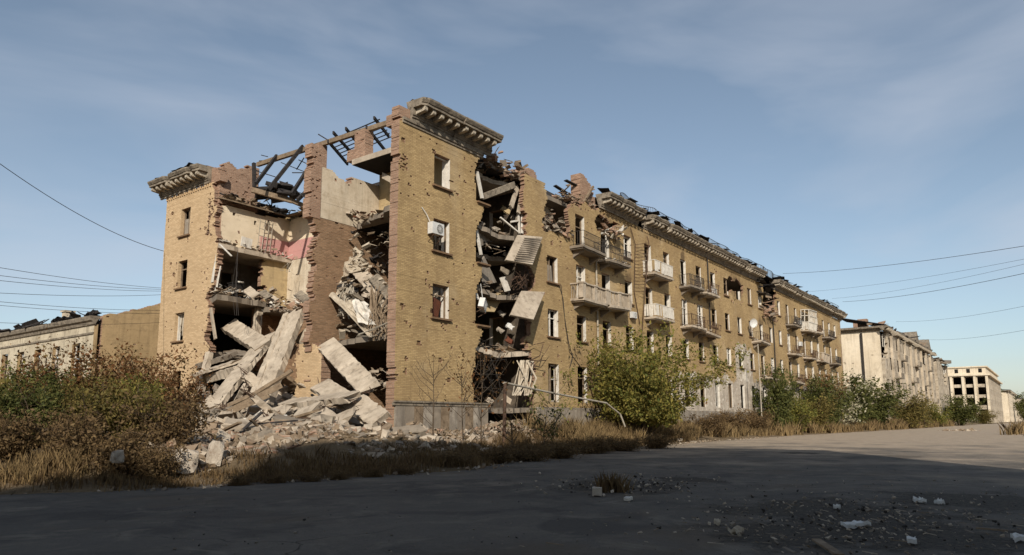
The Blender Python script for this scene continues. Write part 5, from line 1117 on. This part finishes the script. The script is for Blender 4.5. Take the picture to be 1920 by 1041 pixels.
# weeds along the rubble front
for i, (px, D, s, lb) in enumerate(((455,17.2,.36,'withered weed clump right of the white lumps'),(520,17.8,.34,'withered weed clump below the pale plank'),(585,18.2,.36,'withered weed clump in front of the squared block'),(640,18.8,.34,'withered weed clump left of the long low beam'),(700,19.6,.36,'withered weed clump in front of the long low beam'),
        (760,20.6,.38,'withered weed clump left of the bare sapling'),(850,23,.5,'withered weed clump right of the bare sapling'),(930,25.5,.6,'withered weed clump by the pipe post'),(990,27,.75,'withered weed clump right of the pipe post'),(1050,29,.75,'withered weed clump under the sloping pipe'),(1110,33,.85,'withered weed clump left of the tree foot'),(1165,35.5,.8,'withered weed clump below the tree'),(1230,39,.85,'withered weed clump right of the tree foot'))):
    x, y = pd(px, D); plant('weed_clump', 'brown', x, y, s*(1.3 if px > 800 else 1), lb, 'weed', 'withered weeds along the verge', rz=i*2.1, sz=s*.75)
# the multi-stemmed tree on the verge
def tree(name, x, y, label, seed, h, rx, n, mats):
    t = empty(name, (x, y, tz(x,y)-.05)); tag(t, label, 'tree'); g = np.random.default_rng(seed); R = random.Random(seed)
    P, c = crown_points(g, n, rx, rx, h*.5, h*.5, 380, .32); P = P[P[:,2] > .9+.5*g.random(len(P))]; NC = len(c); g.shuffle(P)
    h2 = len(P)//2
    for i, m in enumerate(mats):
        me = leaves('crown', P[i*h2:(i+1)*h2], .17, g, MT[m]); o = bpy.data.objects.new('crown', me); COL.objects.link(o); o.parent = t
    for i in range(7):
        a = R.uniform(0,6.28); b = Vector((.25*math.cos(a),.25*math.sin(a),0)); e = Vector(c[R.randrange(NC)]); e.z = max(e.z, h*.6); m = b.lerp(e,.45)+Vector((R.gauss(0,.15),R.gauss(0,.15),.5)); q = MB(); q.tube([b, b.lerp(m,.5), m, m.lerp(e,.5), e], .07, 6, 0, .012)
        for _ in range(9):
            s = b.lerp(m, R.uniform(.4,1)) if R.random() < .4 else m.lerp(e, R.random()); w_ = Vector(c[R.randrange(NC)]); w_ = s + (w_-s)*min(1, 1.8/max(.1,(w_-s).length)); q.tube([s, s.lerp(w_,.5)+Vector((0,0,.12)), w_], .022, 4, 0, .004)
        o = raw('trunk', np.array(q.v,dtype=np.float32), q.f, MT['bark'], None, None, False, Vector((0,0,0))); o.parent = t
    return t
tree('verge_tree', 19.0, -3.2, 'bushy yellow-green young tree on the verge before the front', 5, 8.0, 6.2, 44000, ['leaf_green','leaf_yellow'])
# shrubs further along the verge
for i, (px, Y, k, s, sz, lb) in enumerate(((1455,-2.2,'dark',1.3,1.7,'pointed dark shrub beside the white pole'),(1480,-2.8,'green',1.5,1.35,'green shrub right of the pointed dark one'),(1515,-2.6,'olive',1.9,1.7,'olive shrub in front of the stripped ground floor'),(1548,-2.8,'dark',1.7,1.6,'dark shrub before the far corner of the ochre block, left of three'),
        (1578,-3.2,'blossom',2.4,2.3,'shrub with pale seed heads before the cream gable'),(1592,-3.4,'dark',2.2,1.75,'dark shrub with a broad crown before the cream gable'),(1640,-3.8,'dark',2.3,1.7,'big dark shrub right of the cream gable foot'),(1690,-4.6,'olive',3.0,2.4,'olive shrub before the second block, left of two'),(1718,-5.0,'olive',3.0,2.0,'olive shrub before the second block, right of two'),
        (1415,-2.6,'brown',1.6,1.6,'brown weeds left of the white pole'),(1370,-2.4,'brown',1.5,1.5,'brown weeds before the stripped ground floor'),(1330,-3.0,'brown',1.4,1.4,'brown weeds right of the young tree'),(1545,-2.0,'russet',1.7,2.2,'russet creeper rising before the last balconies'),(1760,-6.2,'green',2.2,1.6,'green shrub near the vanishing point of the road, left of two'),(1800,-7.0,'dark',2.6,1.8,'dark shrub near the vanishing point of the road, right of two'),(1845,-7.5,'olive',3.0,2.0,'olive shrub before the concrete frame block'))):
    p = at(px, 788, Y=Y); plant('shrub', k, p.x, p.y, s, lb, 'shrub', 'shrubs along the far verge', rz=i*1.3, sz=sz)
# bare saplings by the tower
def sapling(name, x, y, h, seed, label, leafy=0, mat='leaf_russet'):
    t = empty(name, (x, y, tz(x,y)-.05)); tag(t, label, 'sapling'); R = random.Random(seed); q = MB(); tips = []
    top = Vector((R.gauss(0,.1),R.gauss(0,.1),h)); q.tube([(0,0,0),(R.gauss(0,.03),R.gauss(0,.03),h*.4),tuple(top)], .035, 6, 0, .006)
    for i in range(16):
        z = h*R.uniform(.15,.75); a = R.uniform(0,6.28); L = h*R.uniform(.25,.5); s = Vector((0,0,z)); e = s+Vector((math.cos(a)*L*.75, math.sin(a)*L*.75, L*.8)); m = s.lerp(e,.5)+Vector((math.cos(a)*.1,math.sin(a)*.1,-.05)); q.tube([s,m,e], .014, 4, 0, .004); tips += [e, m.lerp(e,.5), m]
        for _ in range(2): f = m.lerp(e,R.random()); k = f+Vector((R.gauss(0,.2),R.gauss(0,.2),.3)); q.tube([f,k],.007,3,0,.003); tips.append(k)
    o = raw('trunk', np.array(q.v,dtype=np.float32), q.f, MT['bark'], None, None, False, Vector((0,0,0))); o.parent = t
    if leafy:
        g = np.random.default_rng(seed); P = np.array([tuple(tips[R.randrange(len(tips))]) for _ in range(leafy)])+g.normal(0,.12,(leafy,3)); me = leaves('leaves', P, .11, g, MT[mat]); o = bpy.data.objects.new('leaves', me); COL.objects.link(o); o.parent = t
x, y = pd(812, 30); sapling('sapling', x, y, 3.6, 1, 'bare sapling with spread twigs before the tower plinth')
x, y = pd(902, 31.5); sapling('sapling', x, y, 4.6, 2, 'thin sapling with a few brown leaves at the tower edge', 260)
x, y = pd(868, 31); sapling('sapling', x, y, 3.4, 3, 'small brown-leaved sapling between the tower edge and the bare one', 170)
x, y = pd(1040, 36); sapling('sapling', x, y, 3.6, 4, 'leafy thin sapling under the first windows right of the breach', 420, 'leaf_green')
x, y = pd(1020, 31); sapling('sapling', x, y, 2.2, 6, 'dark broad-leaved seedling beside the sloping pipe', 380, 'leaf_dark')
x, y = pd(960, 29); sapling('sapling', x, y, 1.8, 7, 'twiggy dead seedling beside the pipe post', 60)
# dry grass
def grass(name, n, fn, h0, h1, mat, label, seed, w_=.012):
    g = np.random.default_rng(seed); xy = fn(g, n); xy = xy[:n]; n = len(xy); z = th(xy[:,0], xy[:,1])-.02; h = g.uniform(h0,h1,n)*(.5+vnoise(xy[:,0],xy[:,1],1.3,seed)); lean = g.normal(0,.28,(n,2))*h[:,None]
    a = g.uniform(0,6.283,n); dx = np.stack([np.cos(a),np.sin(a)],1)*(w_*g.uniform(.7,1.6,n))[:,None]
    b0 = np.c_[xy-dx, z]; b1 = np.c_[xy+dx, z]; m0 = np.c_[xy+lean*.35-dx*.8, z+h*.55]; m1 = np.c_[xy+lean*.35+dx*.8, z+h*.55]; t = np.c_[xy+lean, z+h]
    v = np.stack([b0,b1,m1,t,m0],1).reshape(-1,3); me = mesh_np(name, v, np.arange(5*n).reshape(n,5), [MT[mat]]); o = bpy.data.objects.new(name, me); COL.objects.link(o); tag(o, label, 'grass', kind='stuff'); return o
def tufts(g, n, cx, cy, sd): k = g.integers(0, len(cx), n); return np.stack([cx[k]+g.normal(0,sd,n), cy[k]+g.normal(0,sd,n)],1)
def verge(x0, x1, d0, d1, m):
    def f(g, n):
        cx = g.uniform(x0,x1,m); cy = np.interp(cx,_ex,_ey)+g.uniform(d0,d1,m); return tufts(g,n,cx,cy,.18)
    return f
grass('dry_grass', 24000, verge(8,45,.8,4.2,300), .3, .95, 'straw', 'tall straw-coloured grass along the verge below the front', 1, .014)
grass('dry_grass', 26000, verge(45,170,.3,4.0,700), .5, 1.3, 'straw', 'straw-coloured grass along the far verge', 2, .03)
grass('dry_grass', 9000, verge(-20,8,.1,1.7,300), .08, .3, 'leaf_brown', 'short dry grass at the road edge below the heap', 3, .01)
grass('green_grass', 2500, verge(6,20,.5,5,90), .12, .3, 'leaf_olive', 'thin green weeds in the verge soil', 4, .008)
grass('brown_weeds', 6000, verge(-13,3,.1,3.0,200), .06, .34, 'leaf_brown', 'low dead weeds between the rubble and the road', 12, .008)
grass('brown_weeds', 17000, verge(2,24,.2,3.4,300), .12, .62, 'leaf_brown', 'dead brown weeds along the shaded road edge', 9, .01)
grass('dry_grass', 9000, lambda g, n: tufts(g, n, g.uniform(60,240,300), -20.8-g.uniform(0,6,300), .3), .5, 1.3, 'straw', 'grassy bank on the right of the far road', 5, .04)
x, y = pd(30, 16.4); grass('dry_grass', 2500, lambda g, n: tufts(g, n, x+g.normal(0,.8,30), y+g.normal(0,.4,30), .15), .2, .5, 'straw', 'tuft of pale grass at the left road edge', 6, .01)

# ---------------------------------------------------------------- pipe, pole, wires
gp = empty('gas_pipe', at(945,815,Y=-4.5)); tag(gp, 'pale gas pipe on a post sloping down before the breach', 'pipe')
q = MB(); a = at(947,718,Y=-4.5); q.tube([at(945,815,Y=-4.5)-Vector((0,0,.6)), a], .08, 10); o = q.build('post', MT['rust'], gp)
q = MB(); q.tube([a+Vector((-.12,0,.0)), a+Vector((.1,.0,-.01)), at(1040,738,Y=-4.0), at(1137,756,Y=-3.6), at(1163,777,Y=-3.7), at(1172,800,Y=-3.8)], .05, 10); q.build('pipe_run', MT['pale_iron'], gp)
q = MB(); p = at(1428,772,Y=-2.2); q.tube([(p.x,p.y,tz(p.x,p.y)-.1),(p.x-.05,p.y,4.5),(p.x-.1,p.y,8.7)], .06, 10, 0, .045); o = q.build('lamp_pole', MT['pale_iron'], None, base=Vector((p.x,p.y,tz(p.x,p.y)))); tag(o, 'slim white pole standing before the stripped ground floor', 'pole')
def wire(a, b, sag, label, r=.018):
    a = Vector(a); b = Vector(b); q = MB(); q.tube([a.lerp(b,t)-Vector((0,0,sag*4*t*(1-t))) for t in np.linspace(0,1,18)], r, 4); o = q.build('power_line', MT['iron']); tag(o, label, 'cable', 'overhead wires')
wire(at(-20,293,D=30), at(420,520,X=.5) if False else at(307,471,X=-.1), .5, 'overhead wire slanting down from the upper left to the end wing')
for i, (y0, y1, D0) in enumerate(((497,541,30),(513,543,31),(523,546,32),(548,552,34),(563,582,36),(570,588,37),(604,604,40))):
    wire(at(-30,y0,D=D0), at(318,y1,D=52), .15, ['uppermost of the level overhead wires on the left','second of the level overhead wires on the left, counted from the top','third of the level overhead wires on the left, counted from the top','faint fourth level wire on the left, counted from the top','fifth level wire on the left, just above the low roof','sixth level wire on the left, crossing the low roof','lowest level wire on the left, across the low house'][i], .011)
for i, (x0, y0, y1) in enumerate(((1468,513,455),(1500,548,478),(1560,560,486),(1580,566,504),(1680,603,566),(1720,636,612))):
    wire(at(x0,y0,D=118), at(1960,y1,D=60), .5, ['highest overhead wire on the right','second overhead wire on the right, counted from the top','third overhead wire on the right, counted from the top','fourth overhead wire on the right, counted from the top','fifth overhead wire on the right, low over the far block','lowest overhead wire on the right'][i], .022 if i in (0,3) else .012)

# ---------------------------------------------------------------- the low house on the left
L0 = at(178,598,Z=8.6); lowh = empty('low_house', (L0.x, L0.y, .6)); tag(lowh, 'low cream two-storey house with burnt roof behind the thicket', 'house')
LX, LY = L0.x, L0.y; LWm = [MT['cream'], MT['red'], MT['grey_plaster'], MT['grey_plaster']]
MT['low_wall'] = rough_mat('ochre_render', C3((176,150,112)), C3((150,128,94)), .7, C3((116,98,74)), .5, .5, .02, streak=True)
MT['low_long'] = rough_mat('cream_render', C3((196,184,160)), C3((160,148,126)), .7, C3((120,108,90)), .7, .5, .02, streak=True)
lo = []
for k in range(9): y0 = LY+2.0+k*3.3; lo += [(y0, y0+1.25, 4.6, 7.0), (y0, y0+1.25, 1.6, 3.8)]
course_wall('long_wall', [MT['low_long'],MT['low_wall'],MT['grey_plaster'],MT['low_wall']], lowh, 'X', LX, LY, LY+32, .2, 8.2, .25, 1, lo, (), pocks=60, seed=201, ch=.12, hb=.2)
for a, b, u, v_ in lo:
    if u > 4: window_at((a+b)/2, u, b-a, v_-u, 'X', LX, lowh)
gx = [(LX+.5,.2),(LX+.5,8.9),(LX+2.0,9.35),(LX+3.6,9.9),(LX+4.8,10.35),(LX+6,10.8),(LX+7.5,11.3),(LX+9.5,10.6),(LX+14,8.6),(LX+14,.2)]
course_wall('gable_wall', [MT['low_wall'],MT['red'],MT['red'],MT['cream']], lowh, 'Y', LY, LX+.5, LX+14, .2, 11.4, .45, 1, (), (), pocks=30, seed=202, ch=.1, hb=.2, poly=gx, rag=.05)
q = MB(); q.prism([(LX-o_, LY-.1, z) for o_, z in ((0,8.2),(.1,8.2),(.15,8.4),(.3,8.5),(.35,8.7),(.35,8.8),(-.3,8.8))], (0,32.2,0)); q.build('cornice', MT['cornice'], lowh)
q = MB(); q.bb(LX-.08, LX, LY, LY+32, 7.55, 7.68); q.build('string_course', MT['cornice'], lowh)
q = MB(); q.hexa([(LX+.2,LY+.5,8.4),(LX+13.8,LY+.5,8.4),(LX+13.8,LY+32,8.4),(LX+.2,LY+32,8.4),(LX+.2,LY+.5,8.6),(LX+13.8,LY+.5,8.6),(LX+13.8,LY+32,8.6),(LX+.2,LY+32,8.6)]); q.build('attic_floor', MT['roof'], lowh)
course_wall('rear_wall', LWm, lowh, 'X', LX+13.5, LY+.5, LY+32, .2, 8.2, .4, 1, (), (), seed=203, ch=.5, hb=.5)
debris_mesh(random.Random(5), 170, lambda g: (LX+g.uniform(-.2,1.5), LY+g.uniform(1,31), 8.85+abs(g.gauss(0,.22))), .35, 1.3, .4, [MT['char'],MT['tar'],MT['roof']], 'burnt_roof_remains', lowh)
course_wall('far_gable_wall', LWm, lowh, 'Y', LY+32, LX+.3, LX+13.8, .2, 8.4, .3, -1, (), (), seed=204, ch=.5, hb=.5)
q = MB(); q.bb(LX+1.2,LX+1.8,LY+8.0,LY+8.6,8.7,10.0); q.bb(LX+1.1,LX+1.9,LY+7.9,LY+8.7,10.0,10.12); q.build('chimney', MT['cream'], lowh)

# ---------------------------------------------------------------- blocks further down the street
def block(name, label, X0, X1, Y0, Y1, H, mats, seed, ncol, gable_cols=0, wallfrag=(), corn=True, win_w=1.3, ch=.34, piers=False):
    b = empty(name, (X0, Y0, .5)); tag(b, label, 'building'); g = random.Random(seed)
    ops = []; dx = (X1-X0)/ncol; fh = (H-1.5)/4
    for k in range(ncol):
        for r in range(4):
            x = X0+dx*(k+.5); z = 1.8+fh*r; hh = fh*.56
            if g.random() < .05: continue
            ops.append((x-win_w/2, x+win_w/2, z+fh*.22, z+fh*.22+hh))
    course_wall('front_wall', mats, b, 'Y', Y0, X0, X1, .2, H, .5, 1, ops, wallfrag, pocks=0, seed=seed, ch=ch, hb=.4, jit=.006, rag=.5)
    fm = {}
    for a, c, u, v_ in ops:
        k = (round(c-a,2), round(v_-u,2), g.choice([0,1,3]))
        if k not in fm: fm[k] = meshof(frame_mb(k[0], k[1], k[2], g), 'window', MT['white'])
        if g.random() < .8: inst('window', fm[k], b, ((a+c)/2, Y0+.25, u))
    go = []
    if gable_cols:
        for k in range(gable_cols):
            for r in range(4): y = Y0+(Y1-Y0)/gable_cols*(k+.5); go.append((y-win_w*.55, y+win_w*.55, 1.8+fh*r+fh*.15, 1.8+fh*r+fh*.85))
    course_wall('gable_wall', mats, b, 'X', X0, Y0+.5, Y1, .2, H, .5, 1, go, (), pocks=0 if go else 50, seed=seed+1, ch=.2 if not go else ch, hb=.3)
    course_wall('rear_wall', mats, b, 'Y', Y1, X0+.5, X1, .2, H, .5, -1, (), (), seed=seed+2, ch=1, hb=1)
    course_wall('far_wall', mats, b, 'X', X1, Y0+.5, Y1, .2, H, .5, -1, (), (), seed=seed+3, ch=1, hb=1)
    for r in range(1,5):
        q = MB(); q.bb(X0+.55, X1-.55, Y0+.55, Y1-.55, 1.8+fh*r-.5, 1.8+fh*r-.2); q.build('floor_slab', MT['concrete2'], b)
    if corn:
        q = MB(); pr = [(0,H),(.3,H+.1),(.35,H+.35),(.9,H+.45),(.95,H+.75),(-.5,H+.8)]; x_ = X0-.9; c = None
        while x_ < X1:
            d_ = g.uniform(2.5,7)
            if g.random() > .22 or c is None:
                q = MB(); q.prism([(x_, Y0-o_+g.gauss(0,.03), z+g.gauss(0,.03)) for o_, z in pr], (min(d_, X1+.3-x_)-.05,0,0)); c = q.build('cornice', MT['cornice'], b)
            x_ += d_
        q = MB(); q.prism([(X0-o_, Y1, z+.004) for o_, z in pr], (0,Y0-Y1-.5,0)); q.build('cornice', MT['cornice'], b)
        n = int((X1-X0)/.9); 
        for i in range(n): inst('bracket', brm, c, (X0+i*.9+.2, Y0-.08, H+.12), 0, 1.1)
        x_ = X0-.6
        while x_ < X1-1:
            d_ = g.uniform(3,8); e_ = min(X1, x_+d_)
            if g.random() < .7:
                q = MB(); t_ = g.uniform(1.2,3); q.hexa([(x_,Y0-.6,H+.85),(e_,Y0-.6,H+.85+g.uniform(0,.3)),(e_,(Y0+Y1)/2,H+t_),(x_+.4,(Y0+Y1)/2,H+t_),(x_,Y0-.6,H+.95),(e_,Y0-.6,H+1.0+g.uniform(0,.3)),(e_,(Y0+Y1)/2,H+t_+.12),(x_+.4,(Y0+Y1)/2,H+t_+.1)]); q.build('roof', MT['roof'], b)
            x_ = e_+.1
        q = MB(); q.bb(X0+.5,X1-.5,Y0+.55,Y1-.55,H-.2,H-.02); q.build('attic_floor', MT['concrete2'], b)
    return b, ops, fh
MT['pale_wall'] = rough_mat('pale_ruined_render', C3((222,208,184)), C3((200,184,158)), .25, C3((150,134,112)), .4, .5, .03, streak=True)
MT['grey_wall'] = rough_mat('grey_ruined_render', C3((198,184,162)), C3((154,140,120)), .4, C3((98,86,72)), .7, .5, .03, streak=True)
fr2 = [[(104,12),(106,11),(108.5,12.5),(109,16),(107.5,20),(104,20)],[(118,6),(121,5),(123,8),(121,11),(118.5,10)],[(150,14),(152,12),(155,13),(156,20),(150,20)],[(133,9),(135,8),(136,12),(134,13)]]
b2, o2, fh2 = block('ruined_block', 'pale ruined apartment block with a windowless cream gable, next along the street', 105.5, 168, -3.4, 10, 15.8, [MT['grey_wall'],MT['grey_wall'],MT['grey_plaster'],MT['grey_plaster']], 301, 17, wallfrag=fr2, win_w=1.7)
b2g = [o for o in b2.children if o.name.startswith('gable_wall')][0]; b2g.data.materials[0] = MT['pale_wall']
q = MB(); q.tube([(105.3,-.2,1),(105.3,-.2,15.6)], .18, 6); q.build('downpipe', MT['iron'], b2)
for k in range(8):
    x = 112+k*7; q = MB(); q.bb(x-.35,x+.35,-3.75,-3.38,.4,15.7); q.build('pilaster', MT['grey_wall'], b2)
for k in range(10):
    x = 110+k*5.8; z = [5.0,8.4,11.8][k % 3]; q = MB(); q.bb(x-1.3,x+1.3,-4.4,-3.38,z,z+.2); q.bb(x-1.3,x+1.3,-4.4,-4.3,z+.2,z+1.0); q.build('balcony', MT['cornice'], b2)
q = MB(); q.bb(116,119,1,3,17,19.2); q.bb(112,113.4,0,1.5,16.8,18.8); q.build('chimney', MT['red'], b2)
for x in (140,158):
    q = MB(); q.prism([(x-2.5,-4.0,16.7),(x+2.5,-4.0,16.7),(x,-4.0,19.0)], (0,3,0)); q.build('dormer', MT['cornice'], b2)
debris_mesh(random.Random(8), 90, lambda g: (g.uniform(105,168), g.uniform(-3.6,-1), 16.6+abs(g.gauss(0,.5))), .6, 2.2, .5, [MT['roof'],MT['rubble'],MT['red']], 'roof_debris', b2)
b3, o3, _ = block('ruined_block', 'stub of a ruined block with a tilted roof corner behind the second block', 170, 192, -3.8, 6, 15.0, [MT['grey_wall'],MT['grey_wall'],MT['grey_plaster'],MT['grey_plaster']], 305, 6, corn=False, wallfrag=[[(180,20),(181,12),(184,10),(189,11),(189,20)]])
q = MB(); q.hexa([(184,-5,15.1),(190,-5,15.6),(190,0,16),(184,0,15.8),(184,-5,15.5),(190,-5,16.4),(190,0,16.8),(184,0,16.2)]); q.build('roof', MT['cornice'], b3)
b4, o4, _ = block('concrete_frame_block', 'burnt-out block with a grid of tall openings facing the camera, far down the street', 254, 330, -8.8, 8, 15.5, [MT['grey_wall'],MT['grey_wall'],MT['grey_plaster'],MT['grey_plaster']], 309, 12, gable_cols=5, corn=False, win_w=2.0)
q = MB(); q.bb(253.2,330,-9.6,8.5,15.5,16.0); q.bb(254,320,-8.5,8,16.0,18.2); q.bb(253.6,321,-9,8.4,18.2,18.6); q.build('parapet', MT['pale_wall'], b4)
for k in range(6):
    y = -8.6+k*3.3; q = MB(); q.bb(253.5,254.05,y-.35,y+.35,1,15.4); q.build('pilaster', MT['pale_wall'], b4)
for k in range(5):
    y = -7+k*3.3; q = MB(); q.bb(253.96,254.02,y-.5,y+.5,16.5,17.8); q.build('attic_window', MT['dark'], b4)
debris_mesh(random.Random(18), 60, lambda g: (g.uniform(170,192), g.uniform(-3.6,-1), 14.8+abs(g.gauss(0,.7))), .6, 2.2, .5, [MT['roof'],MT['rubble'],MT['cornice']], 'roof_debris', b3)
b5, o5, _ = block('ruined_block', 'small far block at the end of the street', 352, 420, -10.5, 6, 13.0, [MT['pale_wall'],MT['grey_wall'],MT['grey_plaster'],MT['grey_plaster']], 313, 10)
b6, o6, _ = block('ruined_block', 'farthest low block at the right end of the street', 440, 520, -13.5, 6, 12.0, [MT['grey_wall'],MT['grey_wall'],MT['grey_plaster'],MT['grey_plaster']], 317, 8, corn=False)
q = MB(); q.hexa([(440,-13.5,12),(520,-13.5,12),(520,6,12),(440,6,12),(445,-5,16),(515,-5,16),(515,-3,16),(445,-3,16)]); q.build('roof', MT['roof'], b6)
for i, (px, D, s) in enumerate(((1908,380,3.4),(1930,330,3.2))):
    p = at(px, 788, D=D); plant('tree', 'dark', p.x, p.y, s, ['far tree at the end of the street','far tree cut by the right border'][i], 'tree', sz=s*1.1, rz=i)
x_, y_ = 452, -10
t = plant('tree', 'dark', 345, -4, 2.4, 'tree top showing over the far block', 'tree', sz=4.6)

# ---------------------------------------------------------------- litter and potholes on the road
MT['scorch'] = rough_mat('broken_up_road_dirt', C3((58,52,46)), C3((40,36,32)), 1.5, C3((92,82,70)), .35, .9, .05)
def pebbles(name, n, fn, s0, s1, mats, label, seed, base=0):
    g = random.Random(seed); mb = MB()
    for _ in range(n):
        p = fn(g); s = s0+(s1-s0)*g.random()**3; mb.chunk((p[0], p[1], (.04 if base else .01)+s*.15), (s, s*g.uniform(.5,.9), s*g.uniform(.3,.6)), g, m=g.randrange(len(mats)), jit=.3)
    o = mb.build(name, mats); tag(o, label, 'gravel', kind='stuff'); return o
pebbles('gravel', 900, lambda g: at(g.gauss(1600,170), min(1060,max(905,g.gauss(970,35))), Z=0), .012, .07, [MT['concrete2'],MT['scorch'],MT['concrete']], 'loose gravel on the broken-up patch at lower right', 1, 1)
pebbles('gravel', 420, lambda g: at(g.gauss(1170,75), min(940,max(890,g.gauss(910,9))), Z=0), .02, .09, [MT['concrete2'],MT['scorch'],MT['concrete']], 'loose gravel round the weed tuft on the road', 2, 1)
_g = random.Random(31); mb = MB()
for _ in range(260):
    p = at(_g.gauss(1620,200), min(1050,max(915,_g.gauss(985,32))), Z=0); a_ = _g.uniform(0,3.14); L_ = .03+.2*_g.random()**4
    mb.beam((p.x,p.y,.045),(p.x+L_*math.cos(a_),p.y+L_*math.sin(a_),.045+_g.uniform(0,.03)), .012+.03*_g.random()**3, .008, m=_g.randrange(3))
o = mb.build('shards', [MT['wood'],MT['concrete2'],MT['concrete']]); tag(o, 'twigs and pale shards strewn over the broken-up patch', 'litter', kind='stuff')
pebbles('gravel', 700, lambda g: at(g.uniform(300,1920), g.uniform(870,1041), Z=0), .01, .045, [MT['concrete2'],MT['scorch'],MT['concrete2']], 'scattered grit over the shaded road', 3)
pebbles('gravel', 700, lambda g: (lambda x: (x, np.interp(x,_ex,_ey)+g.gauss(.0,.35)))(g.uniform(-20,40)), .03, .2, [MT['rubble'],MT['concrete'],MT['concrete2']], 'stones along the road edge below the verge', 4)
p = at(1148,922,Z=0); g_ = np.random.default_rng(4)
def tuft(g, n): return np.stack([p.x+g.normal(0,.16,n), p.y+g.normal(0,.16,n)],1)
_th = th
grass('weed_tuft', 260, tuft, .18, .5, 'leaf_brown', 'dark weed tuft growing from the road pothole', 8, .014)
p = at(1120,931,Z=0); q = MB(); q.chunk((0,0,.07), (.3,.2,.16), random.Random(3), rot=Matrix.Rotation(.5,3,'Z'), jit=.12); o = q.build('stone', MT['whitestone'], None); o.location = (p.x,p.y,0.03); tag(o, 'pale squared stone beside the weed tuft on the road', 'stone')
def scrap(px, py, sx, sy, rz, mat, label, cat, seed, lift=.03):
    p_ = at(px, py, Z=0); c_, s_ = math.cos(rz), math.sin(rz)
    def W(a, b): return (p_.x+a*c_-b*s_, p_.y+a*s_+b*c_, .075)
    crumple('litter', [W(-sx/2,-sy/2), W(sx/2,-sy/2), W(sx/2,sy/2), W(-sx/2,sy/2)], 6, 5, lift, mat, label, cat, seed)
scrap(1178,940,.28,.12,.3,'white','flat white scrap right of the pale stone on the road','litter',1,.012)
scrap(1605,990,.42,.2,-.35,'plastic','crumpled white sheet on the broken-up patch at lower right','litter',2,.03)
scrap(1725,944,.22,.16,.4,'plastic','white crumpled bag at right, highest of the scraps','bag',3,.05)
scrap(1762,946,.14,.1,.9,'plastic','small white scrap right of the crumpled bag','litter',4,.04)
scrap(1710,1020,.22,.1,.2,'plastic','flat white scrap near the lower edge, right of the plank','litter',5,.015)
scrap(1910,1016,.25,.12,.2,'plastic','white scrap cut by the lower right border','litter',6,.03)
scrap(1570,956,.16,.1,.2,'plastic','small white scrap at the top of the broken-up patch','litter',7,.03)
scrap(1380,1003,.14,.12,1.2,'fabric','small pale crumpled paper in the middle of the lower road','litter',8,.05)
scrap(1345,985,.12,.08,.2,'fabric','pale scrap just above the crumpled paper','litter',9,.03)
a, b = at(1530,1012,Z=.05), at(1575,1041,Z=.05); plank('plank', a, b, .1, .025, (0,0,1), 'wood', 'weathered grey slat lying at the lower edge of the road', 'plank', None)
a, b = at(1830,990,Z=.06), at(1890,995,Z=.06); plank('plank', a, b, .03, .02, (0,0,1), 'wood', 'thin pale stick on the right of the broken-up patch', 'stick', None)
for i, (px, py, d) in enumerate(((930,866,.35),(1040,838,.4),(1080,845,.5),(1160,832,.45),(1275,828,.5),(1300,832,.4),(990,858,.4),(1290,824,.35))):
    p = gat(px, py); q = MB(); q.chunk((0,0,d*.2), (d,d*.7,d*.35), random.Random(60+i), rot=Matrix.Rotation(i*.9,3,'Z') @ Matrix.Rotation(.15,3,'X'), jit=.2); o = q.build('debris_slab', MT['concrete' if i % 2 else 'whitestone'], None); o.location = p; tag(o, 'pale broken slab lying at the verge edge, number %s from the left' % ['first','third','fourth','fifth','sixth','eighth','second','seventh'][i], 'rubble', 'broken slabs at the verge edge')
p = at(1800,808,Z=0); o = rub(120, lambda g: (p.x+g.gauss(0,.9), p.y+g.gauss(0,.9)), .15, .7, [MT['rubble'],MT['concrete'],MT['wood']], 'debris_pile', 77); tag(o, 'small debris pile lying on the sunlit far road', 'debris pile', kind='stuff')

# ---------------------------------------------------------------- the apartment house behind the camera, whose shadow lies over the near road
def behind(name, label, X0, X1, Y0, H, seed):
    b = empty(name, (X0, Y0, 0)); tag(b, label, 'building'); ops = []
    n = int((X1-X0)/3.4)
    for k in range(n):
        for r in range(int((H-2)/3.4)): x = X0+(k+.5)*(X1-X0)/n; ops.append((x-.65, x+.65, 2.2+3.4*r, 3.9+3.4*r))
    course_wall('front_wall', [MT['ochre_end'],MT['red'],MT['grey_plaster'],MT['white']], b, 'Y', Y0, X0, X1, -.2, H, .5, -1, ops, (), seed=seed, ch=.25, hb=.26)
    q = MB(); q.bb(X0+.1, X1-.1, Y0-10, Y0-.6, 0, H-.1); q.bb(X0-.02, X1+.02, Y0-10.4, Y0+.4, H, H+.4); q.build('roof', MT['roof'], b)
    return b
behind('opposite_building', 'taller ochre house across the street behind the viewer', -43.7, -20.0, -31, 24.8, 401)
behind('opposite_building', 'narrow lower ochre house across the street behind the viewer, left of the taller one', -46.9, -43.8, -31, 20.6, 403)  # low gap made up in the unseen row so sun passes
behind('opposite_building', 'farthest ochre house across the street behind the viewer', -110, -47, -31, 23.4, 404)
